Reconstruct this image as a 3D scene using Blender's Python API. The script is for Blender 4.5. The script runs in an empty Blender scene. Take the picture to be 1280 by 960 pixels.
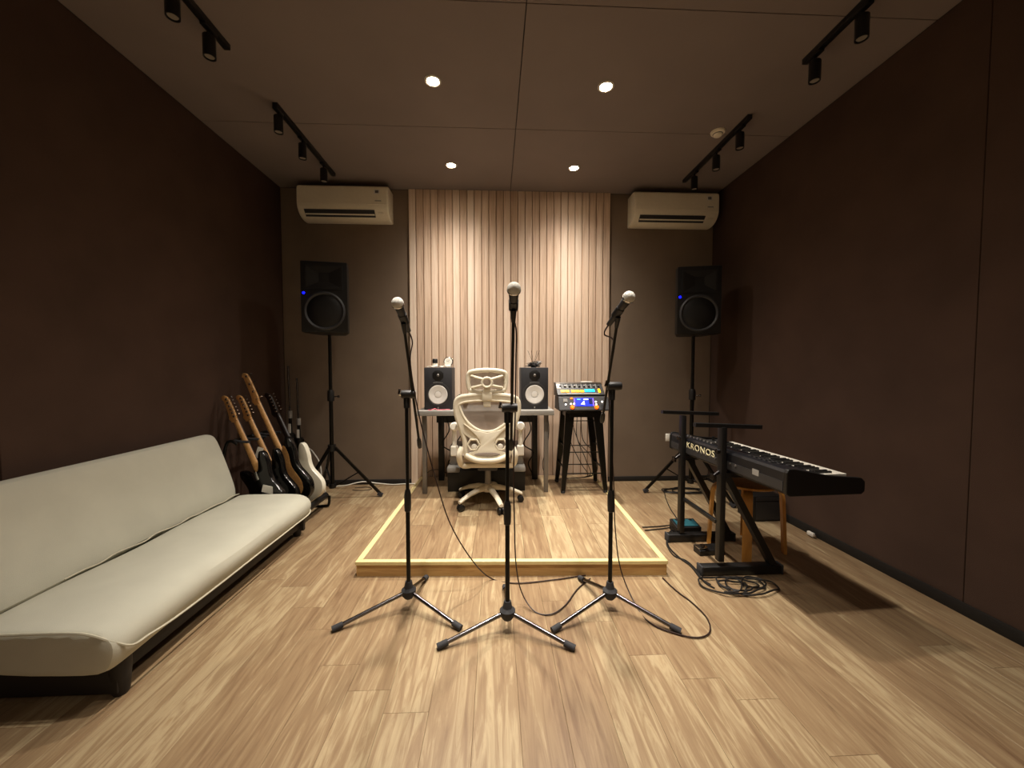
import bpy, bmesh, math, random
from mathutils import Vector, Matrix
random.seed(7)
scn = bpy.context.scene
COL = scn.collection
PI = math.pi

# ------------------------------------------------------------------ camera
FPX = 482.0
CAM = Vector((0, 0, 1.2))
yaw = math.atan(21 / FPX); pit = math.atan(20 / FPX)
FW = Vector((math.sin(yaw) * math.cos(pit), math.cos(yaw) * math.cos(pit), -math.sin(pit)))
RT = Vector((math.cos(yaw), -math.sin(yaw), 0))
UP = RT.cross(FW)
cd = bpy.data.cameras.new('camera')
cd.sensor_fit = 'HORIZONTAL'; cd.sensor_width = 36; cd.lens = FPX / 1280 * 36; cd.clip_start = 0.02
cam = bpy.data.objects.new('camera', cd); COL.objects.link(cam)
m = Matrix.Identity(4)
for i in range(3):
    m[i][0] = RT[i]; m[i][1] = UP[i]; m[i][2] = -FW[i]; m[i][3] = CAM[i]
cam.matrix_world = m
scn.camera = cam

# ------------------------------------------------------------------ world, exposure
w = bpy.data.worlds.new('world'); scn.world = w; w.use_nodes = True
w.node_tree.nodes['Background'].inputs[0].default_value = (0.02, 0.017, 0.015, 1)
w.node_tree.nodes['Background'].inputs[1].default_value = 1.0
vs = scn.view_settings
vs.view_transform = 'Standard'; vs.look = 'None'; vs.gamma = 1.0; vs.use_curve_mapping = False
vs.exposure = 0.17
LAMP_W = {3.5: 268.0, 2.5: 268.0, 1.5: 215.0, -1.5: 268.0}     # the row over the microphones is slightly dimmed; the rearmost is added fill
CORE = 0.93
LAMP_COL = (1.0, 0.91, 0.80)
LAMP_X = (-0.385, 0.707)
LAMP_Y = (3.5, 2.5, 1.5, -1.5)  # last row is unseen, added behind the camera to light the front wall as fill

# pixel helpers (1280 x 960 frame); distance always comes from the surface touched
def ray(x, y): return FW + RT * ((x - 640) / FPX) - UP * ((y - 480) / FPX)
def onz(x, y, z=0.0):
    d = ray(x, y); return CAM + d * ((z - CAM.z) / d.z)
def ony(x, y, Y):
    d = ray(x, y); return CAM + d * (Y / d.y)

# ------------------------------------------------------------------ room dimensions
XL, XR, YB, YF, HC = -2.13, 2.28, 4.0, -1.9, 2.99
ZP = 0.085                                     # platform height

# ------------------------------------------------------------------ materials
def lin(h):
    h = h.lstrip('#'); c = [int(h[i:i + 2], 16) / 255 for i in (0, 2, 4)]
    return tuple(((v + 0.055) / 1.055) ** 2.4 if v > 0.04045 else v / 12.92 for v in c) + (1,)
MATS = {}
def mat(name, col, rough=0.5, metal=0.0, var=0.06, scale=40, bump=0.0, bscale=200, emit=None, es=0, spec=0.5, alpha=1.0, stretch=None):
    if name in MATS: return MATS[name]
    M = bpy.data.materials.new(name); M.use_nodes = True
    nt = M.node_tree; b = nt.nodes['Principled BSDF']
    c = lin(col) if isinstance(col, str) else col
    tc = nt.nodes.new('ShaderNodeTexCoord')
    n = nt.nodes.new('ShaderNodeTexNoise'); n.inputs['Scale'].default_value = scale; n.inputs['Detail'].default_value = 3
    src = tc.outputs['Object']
    if stretch:
        mp = nt.nodes.new('ShaderNodeMapping'); mp.inputs['Scale'].default_value = stretch
        nt.links.new(src, mp.inputs['Vector']); src = mp.outputs['Vector']
    nt.links.new(src, n.inputs['Vector'])
    r = nt.nodes.new('ShaderNodeValToRGB')
    r.color_ramp.elements[0].position = 0.3; r.color_ramp.elements[1].position = 0.7
    r.color_ramp.elements[0].color = tuple(v * (1 - var) for v in c[:3]) + (1,)
    r.color_ramp.elements[1].color = tuple(min(1, v * (1 + var)) for v in c[:3]) + (1,)
    nt.links.new(n.outputs['Fac'], r.inputs['Fac']); nt.links.new(r.outputs['Color'], b.inputs['Base Color'])
    b.inputs['Roughness'].default_value = rough; b.inputs['Metallic'].default_value = metal
    b.inputs['Specular IOR Level'].default_value = spec
    b.inputs['Alpha'].default_value = alpha
    if bump:
        n2 = nt.nodes.new('ShaderNodeTexNoise'); n2.inputs['Scale'].default_value = bscale; n2.inputs['Detail'].default_value = 2
        nt.links.new(tc.outputs['Object'], n2.inputs['Vector'])
        bp = nt.nodes.new('ShaderNodeBump'); bp.inputs['Strength'].default_value = bump; bp.inputs['Distance'].default_value = 0.003
        nt.links.new(n2.outputs['Fac'], bp.inputs['Height']); nt.links.new(bp.outputs['Normal'], b.inputs['Normal'])
    if emit:
        b.inputs['Emission Color'].default_value = lin(emit); b.inputs['Emission Strength'].default_value = es
    MATS[name] = M
    return M

def wood(name, stops, scale, stretch, rough=0.4, tone=0.25, bump=0.05, spec=0.4):
    M = bpy.data.materials.new(name); M.use_nodes = True
    nt = M.node_tree; L = nt.links; b = nt.nodes['Principled BSDF']
    tc = nt.nodes.new('ShaderNodeTexCoord'); oi = nt.nodes.new('ShaderNodeObjectInfo')
    mul = nt.nodes.new('ShaderNodeVectorMath'); mul.operation = 'MULTIPLY'; mul.inputs[1].default_value = (37, 91, 53)
    L.new(oi.outputs['Random'], mul.inputs[0])
    add = nt.nodes.new('ShaderNodeVectorMath'); add.operation = 'ADD'
    L.new(tc.outputs['Object'], add.inputs[0]); L.new(mul.outputs[0], add.inputs[1])
    mp = nt.nodes.new('ShaderNodeMapping'); mp.inputs['Scale'].default_value = stretch
    L.new(add.outputs[0], mp.inputs['Vector'])
    n = nt.nodes.new('ShaderNodeTexNoise'); n.inputs['Scale'].default_value = scale; n.inputs['Detail'].default_value = 6
    n.inputs['Roughness'].default_value = 0.6; n.inputs['Distortion'].default_value = 1.1
    L.new(mp.outputs['Vector'], n.inputs['Vector'])
    # plank-to-plank tone shift
    sub = nt.nodes.new('ShaderNodeMath'); sub.operation = 'MULTIPLY_ADD'; sub.inputs[1].default_value = tone; sub.inputs[2].default_value = -tone / 2
    L.new(oi.outputs['Random'], sub.inputs[0])
    ad = nt.nodes.new('ShaderNodeMath'); ad.operation = 'ADD'
    L.new(n.outputs['Fac'], ad.inputs[0]); L.new(sub.outputs[0], ad.inputs[1])
    r = nt.nodes.new('ShaderNodeValToRGB'); cr = r.color_ramp
    while len(cr.elements) < len(stops): cr.elements.new(0.5)
    for e, (p, c) in zip(cr.elements, stops): e.position = p; e.color = lin(c)
    L.new(ad.outputs[0], r.inputs['Fac']); L.new(r.outputs['Color'], b.inputs['Base Color'])
    b.inputs['Roughness'].default_value = rough; b.inputs['Specular IOR Level'].default_value = spec
    bp = nt.nodes.new('ShaderNodeBump'); bp.inputs['Strength'].default_value = bump; bp.inputs['Distance'].default_value = 0.002
    L.new(n.outputs['Fac'], bp.inputs['Height']); L.new(bp.outputs['Normal'], b.inputs['Normal'])
    MATS[name] = M
    return M

M_wall = mat('dark_brown_fabric_wall', '#4b3a31', 0.95, var=0.12, scale=3, bump=0.5, bscale=350, spec=0.15)
M_wallb = mat('brown_painted_wall', '#7c6c5c', 0.85, var=0.06, scale=4, bump=0.15, bscale=250, spec=0.2)
M_wallf = mat('pale_bounce_wall', '#b8aa98', 0.85, var=0.05, scale=4, spec=0.2)  # unseen front wall, pale tone made up to bounce fill light forward
M_ceil = mat('brown_painted_ceiling', '#82766f', 0.75, var=0.05, scale=2, spec=0.25)
M_base = mat('black_skirting', '#17130f', 0.7)
M_floor = wood('oak_floor', [(0.22, '#735a42'), (0.40, '#887054'), (0.53, '#927b5d'), (0.68, '#ac9978'), (0.84, '#907555')], 3.2, (11, 1.0, 1), 0.36, 0.24)
M_sub = mat('subfloor', '#8c6c48', 0.8)
M_slat = wood('oak_slat', [(0.25, '#b99e88'), (0.5, '#d8bda5'), (0.75, '#e6d3c0')], 3.0, (14, 14, 0.5), 0.55, 0.35, spec=0.3)
M_slatback = mat('slat_backing', '#a0846a', 0.8)
M_yellow = mat('pale_yellow_edge_strip', '#e2d096', 0.4, var=0.04)
M_riser = wood('oak_riser', [(0.25, '#94713f'), (0.5, '#b08a55'), (0.75, '#c6a268')], 3.0, (1.0, 6, 9), 0.45, 0.2)
M_black = mat('black_plastic', '#0b0a0a', 0.45, var=0.1)
M_blackm = mat('black_metal', '#15130f', 0.32, 0.6, var=0.1)
M_dark = mat('dark_grey_plastic', '#2b2a2b', 0.5)
M_chrome = mat('chrome', '#c9c6c2', 0.15, 1.0, var=0.03)
M_steel = mat('dark_steel', '#6d6a6c', 0.22, 1.0, var=0.05)
M_rubber = mat('rubber', '#2d2d30', 0.8)
M_white = mat('white_plastic', '#e4dfd2', 0.35, var=0.02)
M_acw = mat('aged_white_plastic', '#efe6cf', 0.35, var=0.02)
M_mesh = mat('chair_mesh', '#9a8c80', 0.8, var=0.1, scale=400, alpha=0.8)
M_cream = mat('cream_chair_plastic', '#dcd3bd', 0.35, var=0.02)
M_seatf = mat('chair_seat_fabric', '#9c8e80', 0.9, var=0.08, scale=200)
M_sofa = mat('cream_sofa_fabric', '#c4c2b2', 0.92, var=0.04, scale=6, bump=0.35, bscale=500, spec=0.2)
M_piping = mat('sofa_piping', '#c3bea9', 0.9)
M_sofaf = mat('sofa_black_frame', '#191411', 0.6)
M_grey = mat('grey_desk_laminate', '#8f8c86', 0.5)
M_greym = mat('grey_metal', '#77736e', 0.4, 0.5)
M_cone = mat('white_speaker_cone', '#e9e6e0', 0.55, var=0.02)
M_mon = mat('monitor_black', '#26262a', 0.6, var=0.08)
M_grille = mat('mic_grille', '#d2cfc6', 0.5, 0.0, var=0.15, scale=900, bump=0.8, bscale=900)
M_cable = mat('black_cable', '#2a1712', 0.5)
M_cableb = mat('black_rubber_cable', '#15110e', 0.55)
M_wcable = mat('white_cable', '#d8d4c8', 0.5)
M_maple = wood('maple_neck', [(0.25, '#b5854e'), (0.5, '#cb9a60'), (0.75, '#d8ad75')], 4.0, (12, 1, 12), 0.35, 0.15)
M_birch = wood('birch_ply', [(0.25, '#a8722f'), (0.5, '#be8840'), (0.75, '#cc9850')], 4.0, (8, 8, 1), 0.4, 0.1)
M_gblack = mat('guitar_black', '#0e0d0d', 0.15, var=0.05)
M_gwhite = mat('guitar_white', '#e6e2d0', 0.2, var=0.02)
M_rose = mat('dark_rosewood', '#1c110c', 0.4)
M_paper = mat('white_paper', '#e6e2d8', 0.8)
M_led = mat('blue_led', '#1020ff', 0.4, emit='#0408ff', es=9)
M_lens = mat('lamp_lens', '#fff2d8', 0.4, emit='#ffe9c8', es=70)
M_trim = mat('lamp_trim_white', '#d8d2c6', 0.4)

# ------------------------------------------------------------------ mesh builder
class MB:
    def __init__(s): s.bm = bmesh.new()
    def add(s, verts, faces, M=None):
        vs_ = [s.bm.verts.new((M @ Vector(v)) if M else v) for v in verts]
        for f in faces:
            try: s.bm.faces.new([vs_[i] for i in f])
            except ValueError: pass
        return s
    def box(s, c, d, rot=None, bev=0.0):
        M = Matrix.Translation(c) @ (rot.to_4x4() if rot else Matrix.Identity(4))
        t = bmesh.new(); bmesh.ops.create_cube(t, size=1)
        for v in t.verts: v.co = Vector((v.co.x * d[0], v.co.y * d[1], v.co.z * d[2]))
        if bev: bmesh.ops.bevel(t, geom=t.edges[:], offset=bev, segments=2, affect='EDGES', profile=0.5)
        t.verts.ensure_lookup_table(); t.verts.index_update()
        s.add([v.co.copy() for v in t.verts], [[v.index for v in f.verts] for f in t.faces], M); t.free(); return s
    def hexa(s, b4, t4):                       # 8-corner block, bottom 4 then top 4 (both counter-clockwise)
        return s.add(list(b4) + list(t4), [(3, 2, 1, 0), (4, 5, 6, 7), (0, 1, 5, 4), (1, 2, 6, 5), (2, 3, 7, 6), (3, 0, 4, 7)])
    def bar(s, p, q, wx, wy, up=(0, 0, 1), wx2=None, wy2=None):
        p, q = Vector(p), Vector(q); d = (q - p).normalized(); u = Vector(up)
        if abs(d.dot(u)) > 0.98: u = Vector((0, 1, 0))
        a = d.cross(u).normalized(); b = a.cross(d).normalized()
        wx2 = wx if wx2 is None else wx2; wy2 = wy if wy2 is None else wy2
        B = [p + a * x * wx / 2 + b * y * wy / 2 for x, y in ((-1, -1), (1, -1), (1, 1), (-1, 1))]
        T = [q + a * x * wx2 / 2 + b * y * wy2 / 2 for x, y in ((-1, -1), (1, -1), (1, 1), (-1, 1))]
        return s.hexa(B, T)
    def tube(s, pts, r, n=10, closed=False, cap=True, ry=None):
        P = [Vector(p) for p in pts]; k = len(P)
        rr = r if isinstance(r, (list, tuple)) else [r] * k
        rings = []; prev = None
        for i in range(k):
            if closed: t = (P[(i + 1) % k] - P[i - 1])
            else: t = P[min(i + 1, k - 1)] - P[max(i - 1, 0)]
            t = t.normalized() if t.length > 1e-9 else Vector((0, 0, 1))
            if prev is None:
                a = t.orthogonal().normalized()
                if abs(t.y) < 0.9: a = (Vector((0, 1, 0)) - t * t.y).normalized()
            else: a = (prev - t * prev.dot(t)).normalized()
            prev = a; b = t.cross(a)
            q = ry if ry else 1.0
            rings.append([s.bm.verts.new(P[i] + (a * math.cos(2 * PI * j / n) * q + b * math.sin(2 * PI * j / n)) * rr[i]) for j in range(n)])
        for i in range(k if closed else k - 1):
            A, B = rings[i], rings[(i + 1) % k]
            for j in range(n): s.bm.faces.new((A[j], A[(j + 1) % n], B[(j + 1) % n], B[j]))
        if cap and not closed:
            s.bm.faces.new(rings[0][::-1]); s.bm.faces.new(rings[-1])
        return s
    def cyl(s, p, q, r, r2=None, n=16): return s.tube([p, q], [r, r if r2 is None else r2], n)
    def lathe(s, prof, n=24, M=None):          # prof: list of (radius, height), about local Z
        M = M or Matrix.Identity(4); rings = []
        for r, h in prof:
            if r < 1e-6: rings.append([s.bm.verts.new(M @ Vector((0, 0, h)))])
            else: rings.append([s.bm.verts.new(M @ Vector((r * math.cos(2 * PI * j / n), r * math.sin(2 * PI * j / n), h))) for j in range(n)])
        for A, B in zip(rings, rings[1:]):
            for j in range(n):
                k = (j + 1) % n
                if len(A) == 1 and len(B) == 1: continue
                if len(A) == 1: s.bm.faces.new((A[0], B[k], B[j]))
                elif len(B) == 1: s.bm.faces.new((A[j], A[k], B[0]))
                else: s.bm.faces.new((A[j], A[k], B[k], B[j]))
        return s
    def prism(s, poly, h0, h1, M=None, bev=0.0):   # poly in local XY, extruded along Z
        t = bmesh.new()
        vs_ = [t.verts.new((x, y, h0)) for x, y in poly]; f = t.faces.new(vs_)
        g = bmesh.ops.extrude_face_region(t, geom=[f])
        for v in g['geom']:
            if isinstance(v, bmesh.types.BMVert): v.co.z = h1
        bmesh.ops.recalc_face_normals(t, faces=t.faces[:])
        if bev:
            es = [e for e in t.edges if abs(e.verts[0].co.z - e.verts[1].co.z) < 1e-6]
            bmesh.ops.bevel(t, geom=es, offset=bev, segments=2, affect='EDGES', profile=0.5)
        t.verts.index_update()
        s.add([v.co.copy() for v in t.verts], [[v.index for v in f.verts] for f in t.faces], M); t.free(); return s
    def loft(s, rings, closed=True, cap=True):
        R = [[s.bm.verts.new(p) for p in r] for r in rings]; n = len(R[0])
        for A, B in zip(R, R[1:]):
            for j in range(n if closed else n - 1):
                k = (j + 1) % n; s.bm.faces.new((A[j], A[k], B[k], B[j]))
        if cap and closed: s.bm.faces.new(R[0][::-1]); s.bm.faces.new(R[-1])
        return s
    def build(s, name, material, parent=None, smooth=True, loc=None, bev=0.0, sub=0):
        bmesh.ops.recalc_face_normals(s.bm, faces=s.bm.faces[:])
        me = bpy.data.meshes.new(name); s.bm.to_mesh(me); s.bm.free()
        me.materials.append(material)
        if smooth:
            me.polygons.foreach_set('use_smooth', [True] * len(me.polygons))
            me.set_sharp_from_angle(angle=math.radians(38))
        o = bpy.data.objects.new(name, me); COL.objects.link(o)
        if parent: o.parent = parent
        if loc: o.location = loc
        if bev:
            md = o.modifiers.new('bevel', 'BEVEL'); md.width = bev; md.segments = 2; md.limit_method = 'ANGLE'
        if sub:
            md = o.modifiers.new('sub', 'SUBSURF'); md.levels = sub; md.render_levels = sub
        return o

def tag(o, label=None, cat=None, group=None, kind=None):
    if label: o['label'] = label
    if cat: o['category'] = cat
    if group: o['group'] = group
    if kind: o['kind'] = kind
    return o
def thing(name, label, cat, loc=(0, 0, 0), rz=0.0, group=None):
    o = bpy.data.objects.new(name, None); o.empty_display_size = 0.1; COL.objects.link(o)
    o.location = loc; o.rotation_euler = (0, 0, rz)
    return tag(o, label, cat, group)
def kids(o): return [c for c in bpy.data.objects if c.parent == o]
def copy_tree(o, parent=None, label=None):
    c = o.copy(); COL.objects.link(c); c.parent = parent
    if label: c['label'] = label
    for ch in kids(o): copy_tree(ch, c)
    return c
def spline(P, n=8, closed=False):
    P = [Vector(p) for p in P]; k = len(P); out = []
    for i in range(k if closed else k - 1):
        if closed: a, b, c, d = P[i - 1], P[i], P[(i + 1) % k], P[(i + 2) % k]
        else: a, b, c, d = P[max(i - 1, 0)], P[i], P[i + 1], P[min(i + 2, k - 1)]
        for j in range(n):
            t = j / n
            out.append(0.5 * ((2 * b) + (c - a) * t + (2 * a - 5 * b + 4 * c - d) * t * t + (3 * b - a - 3 * c + d) * t ** 3))
    if not closed: out.append(P[-1])
    return out
def cable(name, pts, r, material, label, n=8, cat='cable', group=None):
    o = MB().tube(spline(pts, n), r, 6).build(name, material)
    return tag(o, label, cat, group)
def RX(a): return Matrix.Rotation(a, 3, 'X')
def RY(a): return Matrix.Rotation(a, 3, 'Y')
def RZ(a): return Matrix.Rotation(a, 3, 'Z')
def frame_to(p, d):                            # local Z along d
    return Matrix.Translation(p) @ Vector(d).to_track_quat('Z', 'Y').to_matrix().to_4x4()

# ================================================================== SETTING
CX = 0.157                                     # centre line of the room
fl = tag(MB().box(((XL + XR) / 2, (YB + YF) / 2, -0.06), (XR - XL, YB - YF, 0.08)).build('floor', M_sub, smooth=False), kind='structure')
PW, PLEN, GAP = 0.158, 1.22, 0.0006
pm = {}
def plank_mesh(wd, ln, z0, z1, material, key):
    k = (round(wd, 3), round(ln, 3), key)
    if k not in pm:
        b = MB(); e = 0.0007
        B = [(-wd / 2, 0, z0), (wd / 2, 0, z0), (wd / 2, ln, z0), (-wd / 2, ln, z0)]
        Mi = [(x, y, z1 - e) for x, y, _ in B]
        T = [(-wd / 2 + e, e, z1), (wd / 2 - e, e, z1), (wd / 2 - e, ln - e, z1), (-wd / 2 + e, ln - e, z1)]
        b.add(B + Mi + T, [(3, 2, 1, 0), (8, 9, 10, 11)] + [(i, (i + 1) % 4, 4 + (i + 1) % 4, 4 + i) for i in range(4)] + [(4 + i, 4 + (i + 1) % 4, 8 + (i + 1) % 4, 8 + i) for i in range(4)])
        bmesh.ops.recalc_face_normals(b.bm, faces=b.bm.faces[:])
        me = bpy.data.meshes.new('plank'); b.bm.to_mesh(me); b.bm.free(); me.materials.append(material); pm[k] = me
    return pm[k]
ncol = math.ceil((XR - XL) / PW)
offs = [0.0, 0.45, 0.86, 0.22, 0.66, 1.05, 0.35, 0.78]
for i in range(ncol):
    x0 = XL + i * PW; x1 = min(x0 + PW, XR); wd = x1 - x0 - GAP
    y = YF - offs[(i * 3) % 8]
    while y < YB:
        a, b_ = max(y, YF), min(y + PLEN, YB)
        if b_ - a > 0.02:
            o = bpy.data.objects.new('plank', plank_mesh(wd, b_ - a - GAP, -0.02, 0.0, M_floor, 'f')); COL.objects.link(o)
            o.parent = fl; o.location = ((x0 + x1) / 2, a, 0)
        y += PLEN
# ceiling with its large boards
ce = tag(MB().box(((XL + XR) / 2, (YB + YF) / 2, HC + 0.07), (XR - XL + 0.3, YB - YF + 0.3, 0.1)).build('ceiling', M_base, smooth=False), kind='structure')
ys = [YB, 2.965, 1.965, 0.965, -0.035, -1.035, YF]
for xa, xb in ((XL, CX), (CX, XR)):
    for a, b_ in zip(ys[1:], ys[:-1]):
        MB().box(((xa + xb) / 2, (a + b_) / 2, HC + 0.011), (xb - xa - 0.005, b_ - a - 0.004, 0.022), bev=0.0015).build('ceiling_board', M_ceil, ce, smooth=False)
# walls with padded fabric panels
def wall(name, c, d): return tag(MB().box(c, d).build(name, M_base, smooth=False), kind='structure')
wl = wall('wall_left', (XL - 0.07, (YB + YF) / 2, HC / 2), (0.1, YB - YF + 0.2, HC))
wr = wall('wall_right', (XR + 0.07, (YB + YF) / 2, HC / 2), (0.1, YB - YF + 0.2, HC))
wb = wall('wall_back', ((XL + XR) / 2, YB + 0.07, HC / 2), (XR - XL + 0.2, 0.1, HC))
wf = wall('wall_front', ((XL + XR) / 2, YF - 0.07, HC / 2), (XR - XL + 0.2, 0.1, HC))
for a, b_ in ((YF, -0.5), (-0.5, 1.74), (1.74, YB)):
    MB().box((XL - 0.01, (a + b_) / 2, HC / 2), (0.02, b_ - a - 0.003, HC), bev=0.003).build('wall_panel', M_wall, wl, smooth=False)
    MB().box((XR + 0.01, (a + b_) / 2, HC / 2), (0.02, b_ - a - 0.003, HC), bev=0.003).build('wall_panel', M_wall, wr, smooth=False)
for a, b_ in ((XL, CX), (CX, XR)):
    MB().box(((a + b_) / 2, YB + 0.01, HC / 2), (b_ - a - 0.002, 0.02, HC), bev=0.003).build('wall_panel', M_wallb, wb, smooth=False)
    MB().box(((a + b_) / 2, YF - 0.01, HC / 2), (b_ - a - 0.002, 0.02, HC), bev=0.003).build('wall_panel', M_wallf, wf, smooth=False)
tag(MB().box((XR - 0.006, (YB + YF) / 2, 0.03), (0.012, YB - YF, 0.06), bev=0.002).build('baseboard_right', M_base), kind='structure')
tag(MB().box((XL + 0.006, (YB + YF) / 2, 0.03), (0.012, YB - YF, 0.06), bev=0.002).build('baseboard_left', M_base), kind='structure')
SX0, SX1 = -0.868, 1.186
tag(MB().box(((XL + 0.012 + SX0) / 2, YB - 0.006, 0.025), (SX0 - XL - 0.014, 0.012, 0.05), bev=0.002).build('baseboard_back', M_base), kind='structure')
tag(MB().box(((XR - 0.012 + SX1) / 2, YB - 0.006, 0.025), (XR - SX1 - 0.014, 0.012, 0.05), bev=0.002).build('baseboard_back', M_base), kind='structure')
# slatted timber panel
sp = thing('slat_wall_panel', 'pale oak panel of narrow upright slats on the dark back wall', 'wall panel', ((SX0 + SX1) / 2, YB, 0))
MB().box((0, -0.007, HC / 2), (SX1 - SX0, 0.013, HC - 0.004)).build('backing_board', M_slatback, sp, smooth=False)
NS = 28; sw = (SX1 - SX0) / NS
b = MB(); g = 0.007
prof = [(-sw / 2 + g / 2, -0.0135), (-sw / 2 + g / 2, -0.024), (-sw / 2 + g / 2 + 0.004, -0.028), (sw / 2 - g / 2 - 0.004, -0.028), (sw / 2 - g / 2, -0.024), (sw / 2 - g / 2, -0.0135)]
b.loft([[(x, y, 0.002) for x, y in prof], [(x, y, HC - 0.003) for x, y in prof]])
s0 = b.build('slat', M_slat, sp, smooth=False)
s0.location = (-(SX1 - SX0) / 2 + sw / 2, 0, 0)
for i in range(1, NS):
    s = s0.copy(); COL.objects.link(s); s.parent = sp; s.location = (-(SX1 - SX0) / 2 + sw * (i + 0.5), 0, 0)
# platform
FL_, FR_, BR_, BL_ = Vector((-0.80, 2.21)), Vector((0.99, 2.145)), Vector((1.028, 3.955)), Vector((-0.762, 3.955))
pf = thing('platform', 'low oak stage platform edged with pale yellow strips', 'platform', (FL_.x, FL_.y, 0))
def pl(u, v, z=0.0, inset=0.0):                # platform bilinear coordinates, local to its base corner
    a = FL_.lerp(FR_, u); c = BL_.lerp(BR_, u); q = a.lerp(c, v) - FL_
    return Vector((q.x, q.y, z))
MB().hexa([pl(.004, .004, .004), pl(.996, .004, .004), pl(.996, .999, .004), pl(.004, .999, .004)],
          [pl(.004, .004, ZP - .012), pl(.996, .004, ZP - .012), pl(.996, .999, ZP - .012), pl(.004, .999, ZP - .012)]).build('core', M_sub, pf, smooth=False)
MB().hexa([pl(0, 0), pl(1, 0), pl(1, .008), pl(0, .008)], [pl(0, 0, ZP - .018), pl(1, 0, ZP - .018), pl(1, .008, ZP - .018), pl(0, .008, ZP - .018)]).build('front_riser', M_riser, pf, smooth=False)
MB().hexa([pl(0, .009), pl(.008, .009), pl(.008, 1), pl(0, 1)], [pl(0, .009, ZP - .018), pl(.008, .009, ZP - .018), pl(.008, 1, ZP - .018), pl(0, 1, ZP - .018)]).build('side_riser', M_riser, pf, smooth=False)
MB().hexa([pl(.992, .009), pl(1, .009), pl(1, 1), pl(.992, 1)], [pl(.992, .009, ZP - .018), pl(1, .009, ZP - .018), pl(1, 1, ZP - .018), pl(.992, 1, ZP - .018)]).build('side_riser', M_riser, pf, smooth=False)
def strip(u0, v0, u1, v1):
    q = [(u0, v0), (u1, v0), (u1, v1), (u0, v1)]
    MB().hexa([pl(u, v, ZP - .018) for u, v in q], [pl(u, v, ZP + .003) for u, v in q]).build('edge_strip', M_yellow, pf, smooth=False, bev=0.002)
strip(-.003, -.003, 1.003, .016); strip(-.003, .017, .016, 1); strip(.984, .017, 1.003, 1)
NP = 11
for i in range(NP):
    u0 = .0165 + i * (.967 / NP); u1 = u0 + .967 / NP - .0009
    cut = [0.017, 0.017 + [0.45, 0.28, 0.62, 0.37][i % 4], 0.999]
    if i % 4 == 1: cut.insert(2, 0.97 - .001)
    for v0, v1 in zip(cut, cut[1:]):
        v1 -= .0009
        if v1 - v0 < .02: continue
        q = [(u0, v0), (u1, v0), (u1, v1), (u0, v1)]
        MB().hexa([pl(u, v, ZP - .012) for u, v in q], [pl(u, v, ZP) for u, v in q]).build('plank', M_floor, pf, smooth=False)

# ================================================================== LIGHTS OF THE ROOM, PLUS AN ADDED FILL ROW
def downlight(x, y, label, group=None):
    t = thing('ceiling_downlight', label, 'ceiling light', (x, y, HC), 0, group)
    MB().lathe([(.036, 0), (.052, 0), (.052, -.004), (.046, -.007), (.040, -.007), (.036, -.002)], 24).build('trim_ring', M_trim, t)
    MB().lathe([(0, -.003), (.037, -.003), (.037, -.0005), (0, -.0005)], 24).build('lens', M_lens, t)
    l = bpy.data.lights.new('downlight_lamp', 'SPOT'); l.energy = LAMP_W[y]; l.color = LAMP_COL
    l.spot_size = math.radians(150); l.spot_blend = 0.6; l.shadow_soft_size = 0.045
    # photometric profile of the fitting: a narrow core and a weak wide skirt, by angle from its axis
    l.use_nodes = True; nt = l.node_tree; em = nt.nodes['Emission']
    tc = nt.nodes.new('ShaderNodeTexCoord'); sx = nt.nodes.new('ShaderNodeSeparateXYZ'); nt.links.new(tc.outputs['Normal'], sx.inputs[0])
    def mth(op, a, b):
        n = nt.nodes.new('ShaderNodeMath'); n.operation = op
        for i, v in enumerate((a, b)):
            if v is None: continue
            if isinstance(v, (int, float)): n.inputs[i].default_value = v
            else: nt.links.new(v, n.inputs[i])
        return n.outputs[0]
    c = mth('ABSOLUTE', sx.outputs['Z'], None)
    p = mth('ADD', mth('MULTIPLY', mth('POWER', c, 9.0), CORE), mth('MULTIPLY', mth('POWER', c, 2.0), 1 - CORE))
    nt.links.new(p, em.inputs['Strength'])
    lo = bpy.data.objects.new('downlight_lamp', l); COL.objects.link(lo); lo.parent = t; lo.location = (0, 0, -.045)
dl_lab = {3.5: 'bright round recessed ceiling downlight close to the slatted panel', 2.5: 'bright round recessed ceiling downlight one row out from the slatted panel', 1.5: 'recessed ceiling downlight over the microphone stands', -1.5: 'added fill downlight in the ceiling behind the camera, out of view'}
for y in LAMP_Y:
    for x in LAMP_X:
        downlight(x, y, dl_lab[y], {3.5: 'downlights by the slatted panel', 2.5: 'downlights over the platform', 1.5: 'downlights over the microphones', -1.5: 'added fill downlights behind the camera'}[y])

def track(x, y0, y1, heads, label):
    t = thing('track_light', label, 'track light', (x, (y0 + y1) / 2, HC))
    ln = y1 - y0
    MB().box((0, 0, -.016), (.034, ln, .030), bev=.002).build('rail', M_black, t)
    for hy in heads:
        yy = hy - (y0 + y1) / 2
        h = MB().box((0, yy, -.037), (.03, .09, .014), bev=.002).cyl((0, yy, -.044), (0, yy, -.075), .008, n=10).lathe([(0, -.068), (.026, -.068), (.029, -.072), (.029, -.178), (.025, -.178), (.023, -.170), (0, -.170)], 18, Matrix.Translation((0, yy, 0))).build('spot_head', M_black, t)
        MB().lathe([(0, -.1712), (.0215, -.1712), (.0215, -.1722), (0, -.1722)], 16, Matrix.Translation((0, yy, 0))).build('lens', mat('unlit_lens', '#8f877a', .3), h)
track(-1.48, 2.74, 3.69, (2.78, 3.11, 3.48), 'black track rail with three unlit spots ending above the air conditioner on the guitar side')
track(-1.48, 1.33, 2.28, (1.60, 1.91, 2.14), 'black track rail with unlit spots over the cream sofa')
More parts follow.
